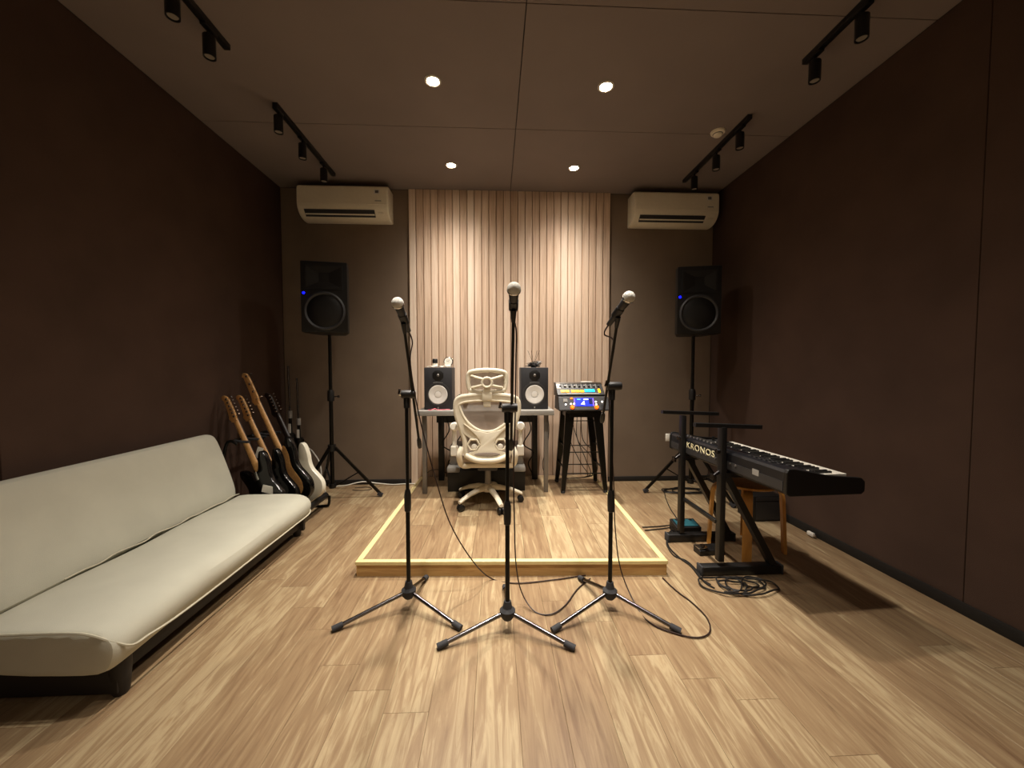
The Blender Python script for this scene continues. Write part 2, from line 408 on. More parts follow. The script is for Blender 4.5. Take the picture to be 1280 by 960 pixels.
track(1.80, 2.72, 3.67, (2.83, 3.135, 3.48), 'black track rail with three unlit spots beside the smoke detector')
track(1.80, 1.29, 2.24, (1.55, 1.885, 2.165), 'black track rail with unlit spots out over the keyboard')
t = thing('smoke_detector', 'small round white smoke detector on the ceiling beside a track rail', 'smoke detector', (1.69, 2.93, HC))
MB().lathe([(0, -.036), (.022, -.036), (.030, -.030), (.034, -.018), (.048, -.014), (.052, -.004), (.052, 0), (0, 0)], 24).build('housing', M_acw, t)
MB().lathe([(.031, -.022), (.0345, -.022), (.0355, -.019), (.0345, -.016), (.031, -.016)], 24).build('vent_ring', M_dark, t)

# ================================================================== AIR CONDITIONERS
def aircon(xc, wd, label):
    t = thing('air_conditioner', label, 'air conditioner', (xc, YB, 2.64))
    P = spline([(0, .002, 0), (-.05, -.002, 0), (-.12, .012, 0), (-.165, .04, 0), (-.195, .08, 0), (-.205, .12, 0), (-.205, .20, 0), (-.202, .27, 0), (-.185, .295, 0), (-.15, .302, 0), (-.05, .304, 0), (0, .304, 0)], 4)
    def ring(x, k=1.0, c=(-.1, .15)): return [(x, min(-.001, c[0] + (p.x - c[0]) * k), c[1] + (p.y - c[1]) * k) for p in P]
    MB().loft([ring(-wd / 2, .965), ring(-wd / 2 + .006, .99), ring(-wd / 2 + .02), ring(wd / 2 - .02), ring(wd / 2 - .006, .99), ring(wd / 2, .965)]).build('body', M_acw, t)
    # front panel skin
    Q = [(-.2055, .115), (-.2085, .118), (-.2085, .275), (-.2045, .279)]
    MB().loft([[(-wd / 2 + .012, y, z) for y, z in Q], [(wd / 2 - .012, y, z) for y, z in Q]]).build('front_panel', M_acw, t, smooth=False)
    # outlet: dark recess, louvre
    def op(s, off): # point on lower curve, s 0..1
        a = Vector((-.19, .073)); c = Vector((-.140, .022)); q = a.lerp(c, s); n = Vector((-.7, -.71)); return q + n * off
    q = [op(0, .004), op(1, .006), op(1, .010), op(0, .008)]
    MB().loft([[(-wd / 2 + .06, v.x, v.y) for v in q], [(wd / 2 - .13, v.x, v.y) for v in q]]).build('air_outlet', M_dark, t, smooth=False)
    for s in (.62,):
        q = [op(s - .09, .009), op(s + .07, .011), op(s + .07, .015), op(s - .09, .013)]
        MB().loft([[(-wd / 2 + .064, v.x, v.y) for v in q], [(wd / 2 - .134, v.x, v.y) for v in q]]).build('louvre', M_acw, t, smooth=False)
    a = op(.4, .008); MB().box((wd / 2 - .075, a.x, a.y), (.05, .012, .02), RX(-.8)).build('display', M_acw, t, smooth=False)
    MB().box((wd / 2 - .07, a.x - .006, a.y - .006), (.012, .006, .006), RX(-.8)).build('indicator', M_paper, t, smooth=False)
    st = MB().box((wd / 2 - .10, -.2088, .235), (.055, .001, .042)).build('sticker', M_paper, t, smooth=False)
    MB().box((wd / 2 - .10, -.2097, .235), (.034, .001, .026)).build('sticker_print', M_greym, st, smooth=False)
    MB().box((wd / 2 - .09, -.2088, .150), (.06, .001, .008)).build('badge', M_grey, t, smooth=False)
aircon(-1.447, .85, 'white split air conditioner on the back wall above the loudspeaker behind the guitar rack')
aircon(1.795, .85, 'white split air conditioner high on the wall at the keyboard side')

# ================================================================== SOFA
t = thing('sofa_bed', 'low armless cream fabric sofa bed on a black frame along the wall', 'sofa', (-1.37, 1.36, 0))
o0 = Vector((-1.37, 1.36, 0)); SY0, SY1 = 1.345, 2.815
def W(p): return Vector(p) - o0
def seat_ring(Y, k=1.0, dz=0.0):
    pr = [(-1.86, .292), (-1.78, .300), (-1.65, .298), (-1.52, .300), (-1.42, .298), (-1.365, .288), (-1.325, .262), (-1.312, .225), (-1.325, .180), (-1.345, .138), (-1.40, .130), (-1.60, .135), (-1.80, .150), (-1.87, .20)]
    c = Vector((-1.6, .215)); out = []
    for x, z in pr:
        q = c + (Vector((x, z)) - c) * k
        out.append(W((q.x + .006 * math.sin(Y * 5.1 + z * 9), Y, q.y + dz)))
    return out
N = 26; rings = [seat_ring(SY0, .90), seat_ring(SY0 + .008, .965), seat_ring(SY0 + .03, 1.0)]
for i in range(1, N): 
    Y = SY0 + .03 + (SY1 - SY0 - .06) * i / N
    rings.append(seat_ring(Y, 1, .006 * math.sin(Y * 7.3) * math.sin(Y * 2.1)))
rings += [seat_ring(SY1 - .03, 1.0), seat_ring(SY1 - .008, .965), seat_ring(SY1, .90)]
seat = MB().loft(rings).build('seat_cushion', M_sofa, t, sub=1)
MB().tube([W(p) for p in spline([(-1.84, SY0 - .002, .292), (-1.60, SY0 - .003, .297), (-1.45, SY0 - .003, .296), (-1.385, SY0 + .0, .285), (-1.33, SY0 + .02, .245), (-1.306, SY0 + .06, .205), (-1.306, SY0 + .13, .195), (-1.309, SY0 + .25, .18), (-1.314, SY0 + .5, .17), (-1.312, SY0 + .8, .172), (-1.316, SY0 + 1.2, .168), (-1.318, SY1 - .06, .17), (-1.35, SY1 - .005, .20)], 6)], .0045, 6).build('seam_piping', M_piping, seat)
def back_ring(Y, k=1.0):
    pr = [(-1.845, .285), (-1.862, .36), (-1.90, .48), (-1.945, .62), (-1.975, .700), (-1.995, .728), (-2.03, .738), (-2.075, .725), (-2.095, .69), (-2.075, .58), (-2.03, .42), (-1.985, .30), (-1.95, .255), (-1.88, .25)]
    c = Vector((-1.965, .5)); out = []
    for x, z in pr:
        q = c + (Vector((x, z)) - c) * k; out.append(W((q.x + .004 * math.sin(Y * 4 + z * 7), Y, q.y)))
    return out
rings = [back_ring(SY0, .92), back_ring(SY0 + .01, .97), back_ring(SY0 + .035)]
for i in range(1, 18): rings.append(back_ring(SY0 + .035 + (SY1 - SY0 - .07) * i / 18))
rings += [back_ring(SY1 - .035), back_ring(SY1 - .01, .97), back_ring(SY1, .92)]
bk = MB().loft(rings).build('backrest', M_sofa, t, sub=1)
hp = [(-1.842 + .005 * math.sin(i * 1.7), SY0 + .35 + i * .075, .296 + .005 * math.sin(i * 2.3)) for i in range(16)]
MB().tube([W(p) for p in spline(hp, 4)], .0035, 6).build('hinge_piping', M_piping, bk)
MB().box(W((-1.62, 2.105, .095)), (.46, 1.36, .07), bev=.006).build('frame', M_sofaf, t)
MB().box(W((-1.62, 1.425, .075)), (.50, .03, .115), bev=.006).build('end_board', M_sofaf, t)
MB().box(W((-1.62, 2.785, .085)), (.50, .03, .095), bev=.006).build('end_board', M_sofaf, t)
for x, y in ((-1.385, 1.44), (-1.42, 2.78), (-1.85, 1.44), (-1.85, 2.78)):
    MB().lathe([(0, 0), (.021, 0), (.026, .01), (.034, .10), (.034, .14), (0, .14)], 16, Matrix.Translation(W((x, y, 0)))).build('leg', M_sofaf, t)

# ================================================================== GUITARS AND RACK
def guitar(label, tipx, tipz, y, bmat, neckmat, scale=1.0, bass=False, burst=False):
    tilt = math.radians(29); L = 1.14 if bass else .98; phi = math.radians(18)   # y is the depth of the headstock tip
    butt = Vector((tipx + L * math.sin(tilt) * math.cos(phi), y - L * math.sin(tilt) * math.sin(phi), tipz - L * math.cos(tilt)))
    t = thing('bass_guitar' if bass else 'electric_guitar', label, 'guitar', butt)
    R_ = Matrix(((-math.cos(tilt), -math.sin(tilt), 0), (0, 0, 1), (-math.sin(tilt), math.cos(tilt), 0))).to_4x4()
    R_ = Matrix.Rotation(-phi, 4, 'Z') @ R_
    # local: x across, y along neck (0 at butt), z front
    k = 1.1 if bass else 1.0
    half = [(0, 0), (.09, .004), (.145, .05), (.160, .12), (.135, .20), (.118, .245), (.125, .30), (.140, .36), (.120, .40), (.085, .385), (.050, .345), (.03, .335)]
    left = [(-.03, .335), (-.055, .36), (-.09, .425), (-.125, .455), (-.15, .425), (-.145, .35), (-.122, .28), (-.120, .225), (-.140, .17), (-.158, .10), (-.135, .035), (-.08, .003)]
    C = [Vector((x * k, yy * k, 0)) for x, yy in half + left]
    poly = [(p.x, p.y) for p in spline(C, 4, True)]
    body = MB().prism(poly, -.021, .021, R_, bev=.006).build('body', bmat, t)
    if burst:
        c2 = [(p[0] * .62, .20 * k + (p[1] - .19 * k) * .80) for p in poly]
        MB().prism(c2, -.0222, -.0212, R_).build('sunburst_centre', M_maple, body, smooth=False)
    nl = (.86 if bass else .76)
    y0 = .32 * k
    MB().add([R_ @ Vector(v) for v in ((-.029, y0 - .05, .022), (.029, y0 - .05, .022), (.021, nl + .02, .022), (-.021, nl + .02, .022), (-.029, y0 - .05, .028), (.029, y0 - .05, .028), (.021, nl + .02, .028), (-.021, nl + .02, .028))],
             [(0, 1, 2, 3), (4, 5, 6, 7), (0, 1, 5, 4), (1, 2, 6, 5), (2, 3, 7, 6), (3, 0, 4, 7)]).build('fretboard', M_rose, t, smooth=False)
    sec = lambda yy, hw, d: [R_ @ Vector((hw * math.cos(a), yy, .022 - d * math.sin(a))) for a in [PI * i / 8 for i in range(9)]]
    nk = MB().loft([sec(y0 - .03, .029, .020), sec(y0 + .06, .0275, .020), sec(nl, .021, .017), sec(nl + .03, .021, .014)]).build('neck', neckmat, t)
    hl = L - nl
    H = [Vector(p) for p in ((.021, 0, 0), (.030, .018, 0), (.038, .04, 0), (.028, .06, 0), (.022, .10, 0), (.016, hl - .045, 0), (.026, hl - .02, 0), (.014, hl, 0), (-.012, hl - .006, 0), (-.034, hl - .05, 0), (-.034, .05, 0), (-.024, .012, 0), (-.021, 0, 0))]
    hd = [(p.x, p.y + nl) for p in spline(H, 4, True)]
    h = MB().prism(hd, .004, .018, R_, bev=.002).build('headstock', neckmat, t)
    npeg = 4 if bass else 6
    for i in range(npeg):
        yy = nl + .035 + i * ((hl - .075) / (npeg - 1))
        MB().cyl(R_ @ Vector((-.024, yy, .011)), R_ @ Vector((-.058, yy, .011)), .003, n=8).box(R_ @ Vector((-.060, yy, .011)), (.018, .008, .014) if bass else (.013, .006, .010), R_.to_3x3()).cyl(R_ @ Vector((-.022, yy, .004)), R_ @ Vector((-.022, yy, -.004)), .009, n=10).build('tuning_peg', M_chrome, h)
    MB().box(R_ @ Vector((0, y0 - .015, -.0225)), (.05, .062, .003), R_.to_3x3(), bev=.001).build('neck_plate', M_chrome, t)
    # front: pickguard, pickups, bridge, strings
    pgp = [(p[0] * .62 + .012, .20 * k + (p[1] - .19 * k) * .62) for p in poly]
    MB().prism(pgp, .0212, .0235, R_).build('pickguard', M_gwhite if bmat is not M_gwhite else M_gblack, t, smooth=False)
    for yy in (.15 * k, .20 * k, .25 * k): MB().box(R_ @ Vector((0, yy, .027)), (.075, .018, .008), R_.to_3x3(), bev=.002).build('pickup', M_black, t)
    MB().box(R_ @ Vector((0, .10 * k, .027)), (.075, .035, .010), R_.to_3x3(), bev=.002).build('bridge', M_chrome, t)
    for i in range(npeg):
        x = (-.5 + i / (npeg - 1)) * .045
        MB().cyl(R_ @ Vector((x, .10 * k, .033)), R_ @ Vector((x * .75, nl + .02, .031)), .0006, n=4).build('string', M_chrome, t)
    return t
guitar('black electric guitar with maple neck, next to the sofa end', -2.075, .987, 3.02, M_gblack, M_maple)
guitar('black electric guitar with maple neck, second in the rack from the sofa', -2.026, .985, 3.11, M_gblack, M_maple)
guitar('sunburst bass guitar with the longest maple neck in the rack', -2.035, 1.156, 3.20, M_gblack, M_maple, bass=True, burst=True)
guitar('white bodied guitar with dark neck at the far end of the rack', -1.925, .990, 3.31, M_gwhite, M_rose)
t = thing('guitar_rack', 'black tubular guitar rack holding the leaning guitars', 'guitar rack', (-1.75, 2.88, 0))
o0 = Vector((-1.75, 2.88, 0))
for y in (2.885, 3.345):
    MB().tube([W(p) for p in spline([(-1.43, y, .10), (-1.435, y, .03), (-1.47, y, .012), (-1.70, y, .012), (-1.98, y, .012), (-2.03, y, .06), (-2.02, y, .35), (-1.97, y, .62), (-1.93, y, .665), (-1.885, y, .64)], 5)], .011, 10).build('side_frame', M_blackm, t)
MB().cyl(W((-1.93, 2.885, .665)), W((-1.93, 3.345, .665)), .011, n=10).build('top_bar', M_blackm, t)
for y in (2.91, 3.017, 3.12, 3.22, 3.325):
    MB().tube([W(p) for p in ((-1.93, y, .665), (-1.87, y, .655), (-1.815, y, .655))], .010, 8).build('neck_prong', M_rubber, t)
for x, z in ((-1.62, .045), (-1.46, .105)):
    MB().cyl(W((x, 2.885, z)), W((x, 3.345, z)), .026, n=14).build('foam_rail', M_black, t)
c = ony(324, 566, 3.0)
tag(MB().box(c, (.045, .002, .085), RY(.3)).build('price_card', M_paper, smooth=False), 'white paper card hung between the necks in the guitar rack', 'card')
tag(MB().box((-1.655, 2.852, .315), (.085, .003, .055), RY(.25)).build('paper_slip', M_paper, smooth=False), 'white paper slip standing behind the sofa end', 'paper')

# ================================================================== PA SPEAKERS
def pa(x, y, rz, a0, label, label2):
    s = thing('speaker_stand', label2, 'speaker stand', (x, y, 0), rz)
    MB().cyl((0, 0, .10), (0, 0, .95), .0175).build('lower_tube', M_blackm, s)
    MB().cyl((0, 0, .95), (0, 0, 1.50), .0150).build('upper_tube', M_blackm, s)
    MB().lathe([(.018, .90), (.030, .90), (.030, .98), (.024, 1.0), (.018, 1.0)], 16).build('height_clamp', M_black, s)
    MB().cyl((.02, 0, .94), (.065, -.01, .94), .005, n=8).cyl((.06, -.01, .94), (.075, -.012, .94), .012, n=10).build('locking_pin', M_steel, s)
    MB().lathe([(.018, .44), (.034, .44), (.034, .50), (.018, .50)], 16).lathe([(.018, .10), (.030, .10), (.030, .14), (.018, .14)], 16).build('collar', M_black, s)
    for i in range(3):
        a = math.radians(a0 + 120 * i) - rz; d = Vector((math.cos(a), math.sin(a), 0)); R0 = .43
        lg = MB().bar(d * .03 + Vector((0, 0, .47)), d * R0 + Vector((0, 0, .02)), .022, .022).build('leg', M_blackm, s, smooth=False)
        MB().bar(d * .03 + Vector((0, 0, .12)), d * .235 + Vector((0, 0, .24)), .014, .010).build('brace', M_blackm, lg, smooth=False)
        MB().bar(d * (R0 - .03) + Vector((0, 0, .035)), d * (R0 + .012) + Vector((0, 0, .012)), .03, .03).build('rubber_foot', M_rubber, lg, smooth=False)
    t = thing('pa_speaker', label, 'speaker', (x, y, 1.505), rz)
    # cabinet: trapezoid plan, front towards -Y
    h = .61
    pl_ = [(-.185, -.16), (.185, -.16), (.185, -.08), (.115, .165), (-.115, .165), (-.185, -.08)]
    MB().prism(pl_, 0, h, bev=.012).build('cabinet', M_black, t)
    MB().lathe([(.140, 0), (.168, 0), (.168, .010), (.155, .016), (.140, .008)], 40, frame_to((0, -.160, .185), (0, -1, 0))).build('woofer_ring', M_dark, t)
    MB().lathe([(0, .012), (.07, .012), (.13, .006), (.139, .002), (.139, 0), (0, 0)], 40, frame_to((0, -.160, .185), (0, -1, 0))).build('woofer_grille', M_black, t)
    hn = MB()
    hn.loft([[(-.15, -.162, .37), (.15, -.162, .37), (.15, -.162, .575), (-.15, -.162, .575)], [(-.15, -.172, .37), (.15, -.172, .37), (.15, -.172, .575), (-.15, -.172, .575)],
             [(-.135, -.172, .385), (.135, -.172, .385), (.135, -.172, .56), (-.135, -.172, .56)], [(-.04, -.163, .435), (.04, -.163, .435), (.04, -.163, .51), (-.04, -.163, .51)]], cap=False)
    hn.build('horn', M_black, t, smooth=False)
    MB().box((0, -.164, .025), (.07, .006, .010)).build('badge', M_chrome, t, smooth=False)
    MB().lathe([(0, .004), (.010, .002), (.010, 0), (0, 0)], 12, frame_to((-.163, -.161, .335), (0, -1, 0))).build('power_light', M_led, t)
    MB().tube([(-.05, .10, h - .004), (-.05, .10, h + .02), (.05, .10, h + .02), (.05, .10, h - .004)], .009, 8).build('handle', M_black, t)
pa(-1.495, 3.57, math.radians(10), 5, 'black loudspeaker on a stand behind the guitar rack, blue power light', 'black tripod stand carrying the loudspeaker behind the guitars')
pa(1.865, 3.57, math.radians(-12), 175, 'black loudspeaker in the dark corner past the keyboard, blue power light', 'black tripod stand carrying the loudspeaker beyond the keyboard')

# folded stands in the corner
def folded(x, y, h, label, lean):
    t = thing('folded_stand', label, 'stand', (x, y, 0))
    top = Vector((lean, 0, h))
    MB().cyl((0, 0, .02), top * .62, .014).build('lower_tube', M_blackm, t)
    MB().cyl(top * .60, top, .009).build('upper_tube', M_steel, t)
    MB().cyl(top * .58, top * .64, .020, n=12).build('clamp', M_grey, t)
    for i in range(3):
        a = 2 * PI * i / 3 + .5; d = Vector((math.cos(a), math.sin(a), 0)) * .032
        MB().cyl(d * 1.3 + Vector((0, 0, .015)), top * .45 + d, .009, n=8).build('leg', M_blackm, t)
    MB().lathe([(.015, .0), (.03, .0), (.03, .05), (.015, .05)], 12, Matrix.Translation(top * .42)).build('hub', M_black, t)
    MB().box(top * .5 + Vector((0, -.019, 0)), (.022, .006, .09)).build('paper_label', M_paper, t, smooth=False)
folded(-2.00, 3.86, 1.22, 'slim folded black stand in the corner, the taller one', -.02)
folded(-1.93, 3.88, 1.10, 'folded black stand in the corner with a grey clamp, the shorter one', -.02)

# ================================================================== DESK GROUP
DX0, DX1, DY0, DY1, DZ = -.675, .515, 3.34, 3.88, .83
t = thing('desk', 'grey topped desk with slim grey legs against the slatted panel', 'desk', ((DX0 + DX1) / 2, (DY0 + DY1) / 2, ZP))
o0 = Vector(((DX0 + DX1) / 2, (DY0 + DY1) / 2, ZP))
MB().box(W(((DX0 + DX1) / 2, (DY0 + DY1) / 2, DZ - .022)), (DX1 - DX0, DY1 - DY0, .044), bev=.003).build('desktop', M_grey, t)
for x in (-.625, .455):
    MB().box(W((x, 3.42, (ZP + DZ - .044) / 2)), (.038, .038, DZ - .044 - ZP), bev=.003).build('leg', M_greym, t)
    MB().box(W((x + (.09 if x < 0 else -.06), 3.83, (ZP + DZ - .044) / 2)), (.055, .05, DZ - .044 - ZP), bev=.003).build('rear_leg', M_black, t)
MB().box(W((-.08, 3.83, .70)), (1.0, .02, .08)).build('rear_rail', M_black, t, smooth=False)

def monitor(x, label):
    t = thing('studio_monitor', label, 'speaker', (x, 3.56, DZ))
    w_, h_, d_ = .245, .375, .26
    MB().box((0, 0, h_ / 2), (w_, d_, h_), bev=.006).build('cabinet', M_mon, t)
    F = lambda z: frame_to((0, -d_ / 2, z), (0, -1, 0))
    MB().lathe([(.082, -.002), (.108, -.002), (.108, .004), (.098, .008), (.086, .005), (.082, 0)], 36, F(.135)).build('woofer_ring', M_dark, t)
    MB().lathe([(0, .0015), (.024, .0025), (.030, -.0005), (.034, .001), (.070, .0055), (.078, .008), (.084, .003), (.084, .0), (0, .0)], 36, F(.135)).build('woofer_cone', M_cone, t)
    q = [(.052 * math.cos(a), .052 * math.sin(a)) for a in [2 * PI * (i + .5) / 8 for i in range(8)]]
    Mx = frame_to((0, -d_ / 2, .305), (0, -1, 0))
    MB().prism(q, 0, .004, Mx, bev=.0015).build('tweeter_guide', M_black, t)
    MB().lathe([(0, .012), (.008, .010), (.013, .004), (.013, .0035), (0, .0035)], 20, Mx).build('tweeter_dome', M_greym, t)
    MB().box((0, -d_ / 2 - .001, .018), (.012, .003, .014)).build('badge', M_grey, t, smooth=False)
    MB().tube([(.06 * math.cos(a), -d_ / 2 - .002, .232 + .012 * math.sin(a)) for a in [PI * (.25 + .5 * i / 8) for i in range(9)]], .0016, 5).build('logo_line', M_grey, t)
monitor(-.505, 'black studio monitor with white cone under the bottle and round clock')
monitor(.352, 'black studio monitor with white cone under the reed diffuser')

# on the left monitor
z = DZ + .375
t = thing('small_bottle', 'small clear bottle with a black cap beside the clock', 'bottle', (-.545, 3.53, z + .004))
MB().lathe([(0, 0), (.021, 0), (.023, .006), (.023, .028), (.014, .036), (.012, .042), (0, .042)], 18).build('glass', M_white, t)
MB().lathe([(0, .036), (.023, .036), (.024, .040), (.024, .066), (.019, .074), (0, .075)], 18).build('cap', M_black, t)
t = thing('table_clock', 'small round silver clock standing on the studio monitor', 'clock', (-.425, 3.55, z + .004))
MB().lathe([(0, .02), (.036, .02), (.043, .016), (.045, 0), (.043, -.014), (0, -.014)], 28, frame_to((0, 0, .048), (0, -1, .1))).build('case', M_chrome, t)
MB().lathe([(0, .0215), (.035, .0215), (.035, .0205), (0, .0205)], 28, frame_to((0, 0, .048), (0, -1, .1))).build('dial', M_paper, t)
MB().bar((0, -.023, .051), (.012, -.022, .066), .003, .002).bar((0, -.023, .051), (-.018, -.0225, .056), .003, .002).build('hands', M_black, t, smooth=False)
for s in (-1, 1): MB().cyl((s * .02, 0, .01), (s * .028, -.005, 0), .004, n=8).build('foot', M_chrome, t)
b = MB(); pts = []
for i in range(9):
    x = -.105 + .21 * i / 8; pts.append([(x, -.06, .003 + .006 * abs(math.sin(i * 1.3))), (x, 0, .003 + .008 * abs(math.sin(i * 2.1 + 1))), (x, .07, .003 + .004 * abs(math.sin(i * .9)))])
b.loft(pts, closed=False)
o = b.build('crumpled_tissue', M_paper, loc=(-.50, 3.50, z)); o.modifiers.new('solid', 'SOLIDIFY').thickness = .002
tag(o, 'crumpled white tissue under the bottle and clock', 'tissue')
# on the right monitor
t = thing('reed_diffuser', 'reed diffuser with thin dark sticks on a studio monitor', 'diffuser', (.355, 3.55, z))
MB().lathe([(0, 0), (.024, 0), (.027, .004), (.027, .026), (.012, .036), (.011, .046), (.008, .046), (.008, .03), (0, .028)], 18).build('bottle', M_dark, t)
for dx, dy in ((-.055, 0), (-.02, .02), (.03, -.01), (.055, .01)):
    MB().cyl((0, 0, .03), (dx, dy, .155), .0016, n=5).build('reed', M_cable, t)
pts = [(.352 + .085 * math.cos(i * 2.4) * (.5 + .5 * random.random()), 3.50 + .05 * math.sin(i * 1.9), z + .006 + .045 * random.random()) for i in range(26)]
cable('earphone_cable', pts, .0035, M_dark, 'tangled dark earphone cable heaped round the reed diffuser', 5)
pts = [(.352 + .08 * math.cos(i * 1.7 + 1) * (.5 + .5 * random.random()), 3.49 + .045 * math.sin(i * 2.7), z + .008 + .05 * random.random()) for i in range(18)]
cable('jewellery_chain', pts, .003, M_chrome, 'tangled silver chain heaped among the cable by the reed diffuser', 5, 'chain')
# desk items
t = thing('headphones', 'black headphones on the desk between monitor and chair', 'headphones', (-.315, 3.50, DZ))
MB().tube(spline([(-.045, 0, .04), (-.045, .02, .09), (0, .03, .125), (.045, .02, .09), (.045, 0, .04)], 6), .008, 8).build('headband', M_black, t)
for s in (-1, 1): MB().lathe([(0, -.012), (.030, -.012), (.036, 0), (.030, .014), (0, .014)], 20, frame_to((s * .042, 0, .037), (s, -.25, 0))).build('ear_cup', M_black, t)
cable('pink_cable', [(-.585, 3.385, DZ + .004), (-.56, 3.37, DZ + .004), (-.53, 3.40, DZ + .012), (-.50, 3.38, DZ + .005), (-.46, 3.39, DZ + .004), (-.42, 3.375, DZ + .008), (-.40, 3.40, DZ + .004)], .004, mat('pink_rubber', '#d8707c', .5), 'short pink cable lying on the desk edge')
# equipment case under desk
t = thing('equipment_case', 'wide grey and black equipment case under the desk', 'case', (-.08, 3.62, ZP))
MB().box((0, 0, .10), (.70, .34, .20), bev=.008).build('base', M_black, t)
MB().box((-.295, -.02, .205), (.115, .36, .05), bev=.012).build('corner_guard', M_grey, t)
MB().box((.295, -.02, .205), (.115, .36, .05), bev=.012).build('corner_guard', M_grey, t)
MB().box((-.285, .02, .315), (.10, .28, .17), bev=.006).build('side_panel', M_greym, t)
MB().box((.285, .02, .315), (.10, .28, .17), bev=.006).build('side_panel', M_greym, t)
MB().box((0, .06, .30), (.47, .20, .19), bev=.006).build('front_panel', mat('navy_black', '#12131c', .5), t)
# cables under desk
for i, (x, lab) in enumerate(((-.50, 'black cable drooping behind the desk, under the bottle and clock'), (-.36, 'black cable drooping behind the desk above the equipment case'), (.30, 'black cable drooping behind the desk, under the reed diffuser'))):
    cable('desk_cable', [(x, 3.80, .76), (x + .05, 3.77, .60), (x - .02, 3.78, .45), (x + .08, 3.80, .36), (x + .03, 3.82, .24), (x + .1, 3.84, ZP + .01)], .006, M_cableb, lab)
cable('desk_side_cable', [(.50, 3.88, .84), (.545, 3.89, .62), (.53, 3.89, .40), (.48, 3.88, .22), (.52, 3.87, ZP + .008)], .0035, M_cableb, 'thin black cable hanging past the desk end near the stool')
cable('wall_cable', [(-.72, 3.90, .10), (-.66, 3.90, .16), (-.56, 3.89, .17), (-.46, 3.88, .12), (-.38, 3.87, .11)], .004, M_cableb, 'black cable arching at the slat foot beside the desk leg')

# ================================================================== STOOL AND DEVICES
SC = Vector((.795, 3.555, ZP)); HS = .735
t = thing('bar_stool', 'tall black metal bar stool with splayed legs on the platform', 'stool', SC)
MB().box((0, 0, HS - .012), (.31, .31, .024), bev=.009).build('seat', M_blackm, t)
MB().box((0, -.152, HS - .04), (.26, .006, .04)).box((0, .152, HS - .04), (.26, .006, .04)).box((-.152, 0, HS - .04), (.006, .26, .04)).box((.152, 0, HS - .04), (.006, .26, .04)).build('apron', M_blackm, t, smooth=False)
for sx in (-1, 1):
    for sy in (-1, 1):
        lg = MB().bar((sx * .125, sy * .125, HS - .02), (sx * .192, sy * .175, .012), .082, .034, up=(0, 1, 0), wx2=.034, wy2=.022).build('leg', M_blackm, t, smooth=False)
        MB().cyl((sx * .192, sy * .175, 0), (sx * .192, sy * .175, .02), .019, n=10).build('foot_cap', M_rubber, lg)
def lerp_leg(h): k = 1 - h / HS; return .125 + .067 * k, .125 + .05 * k
for h in (.36, .17):
    x, y = lerp_leg(h)
    for p, q in (((-x, -y), (x, -y)), ((-x, y), (x, y))): MB().bar((p[0], p[1], h), (q[0], q[1], h), .018, .006).build('brace', M_blackm, t, smooth=False)
    for p, q in (((-x, -y), (-x, y)), ((x, -y), (x, y))): MB().bar((p[0], p[1], h + .04), (q[0], q[1], h + .04), .018, .006).build('brace', M_blackm, t, smooth=False)
x, y = lerp_leg(.64); MB().bar((-x, -y, .64), (x, -y, .64), .016, .006).build('brace', M_blackm, t, smooth=False)
for i, dx in enumerate((-.05, .0, .05, .09)):
    cable('stool_cable', [(SC.x + dx * .6, 3.76, .93), (SC.x + dx - .03, 3.80, .70), (SC.x + dx + .03 * math.sin(i * 2), 3.79, .48), (SC.x + dx + .10, 3.74, .26 + .03 * i), (SC.x + .13 + .02 * i, 3.78, .13), (SC.x + .02 - .06 * i, 3.80, ZP + .008)], .004, M_cableb, 'black cable hanging behind the stool legs', 7, group='cables behind the bar stool')
ZS = ZP + HS
LT = thing('guitar_processor', 'dark floor unit with a blue screen and glowing orange knobs on the stool', 'effects unit', (.79, 3.53, ZS))
A = math.radians(62); Rm = Matrix.Rotation(A, 4, 'X')
Mt = Matrix.Translation((0, -.165, .012)) @ Rm      # face plane: local x right, y up the slope, z out
FHL = .125
b = MB().loft([[(-.225, -.165, 0), (-.225, -.165, .012), (-.225, -.165 + FHL * math.cos(A), .012 + FHL * math.sin(A)), (-.225, .10, .118), (-.225, .12, 0)],
          [(.225, -.165, 0), (.225, -.165, .012), (.225, -.165 + FHL * math.cos(A), .012 + FHL * math.sin(A)), (.225, .10, .118), (.225, .12, 0)]])
b.build('chassis', M_dark, LT, smooth=False, bev=.004)
def face(M0, name, x, y, wx, wy, h, material, parent): return MB().box(M0 @ Vector((x, y, h / 2)), (wx, wy, h), M0.to_3x3()).build(name, material, parent, smooth=False)
scr = face(Mt, 'screen', .0, .072, .145, .075, .003, mat('blue_screen', '#1020c0', .3, emit='#1a2cff', es=1.6), LT)
face(Mt, 'screen_logo', -.002, .062, .012, .030, .0045, mat('screen_white', '#ffffff', .3, emit='#f0f4ff', es=2.5), scr)
MB().prism([(-.028, .050), (-.006, .078), (.002, .078), (.002, .070), (-.012, .050)], .003, .0046, Mt).build('screen_logo', MATS['screen_white'], scr, smooth=False)
face(Mt, 'screen_text', -.045, .098, .03, .008, .0045, mat('screen_cyan', '#40a0ff', .3, emit='#50b0ff', es=2), scr)
face(Mt, 'screen_text', .02, .098, .04, .008, .0045, MATS['screen_white'], scr)
face(Mt, 'screen_panel', .058, .078, .028, .055, .0042, mat('screen_navy', '#080a40', .3, emit='#0a1060', es=.6), scr)
M_or = mat('orange_lamp', '#ff7a10', .3, emit='#ff5a04', es=1.5)
M_wl = mat('white_lamp', '#ffffff', .3, emit='#fff0e0', es=4)
for x in (-.108, .108):
    k = MB().lathe([(0, .018), (.014, .018), (.017, .012), (.018, 0), (0, 0)], 18, Mt @ Matrix.Translation((x, .022, 0))).build('knob', M_or, LT)
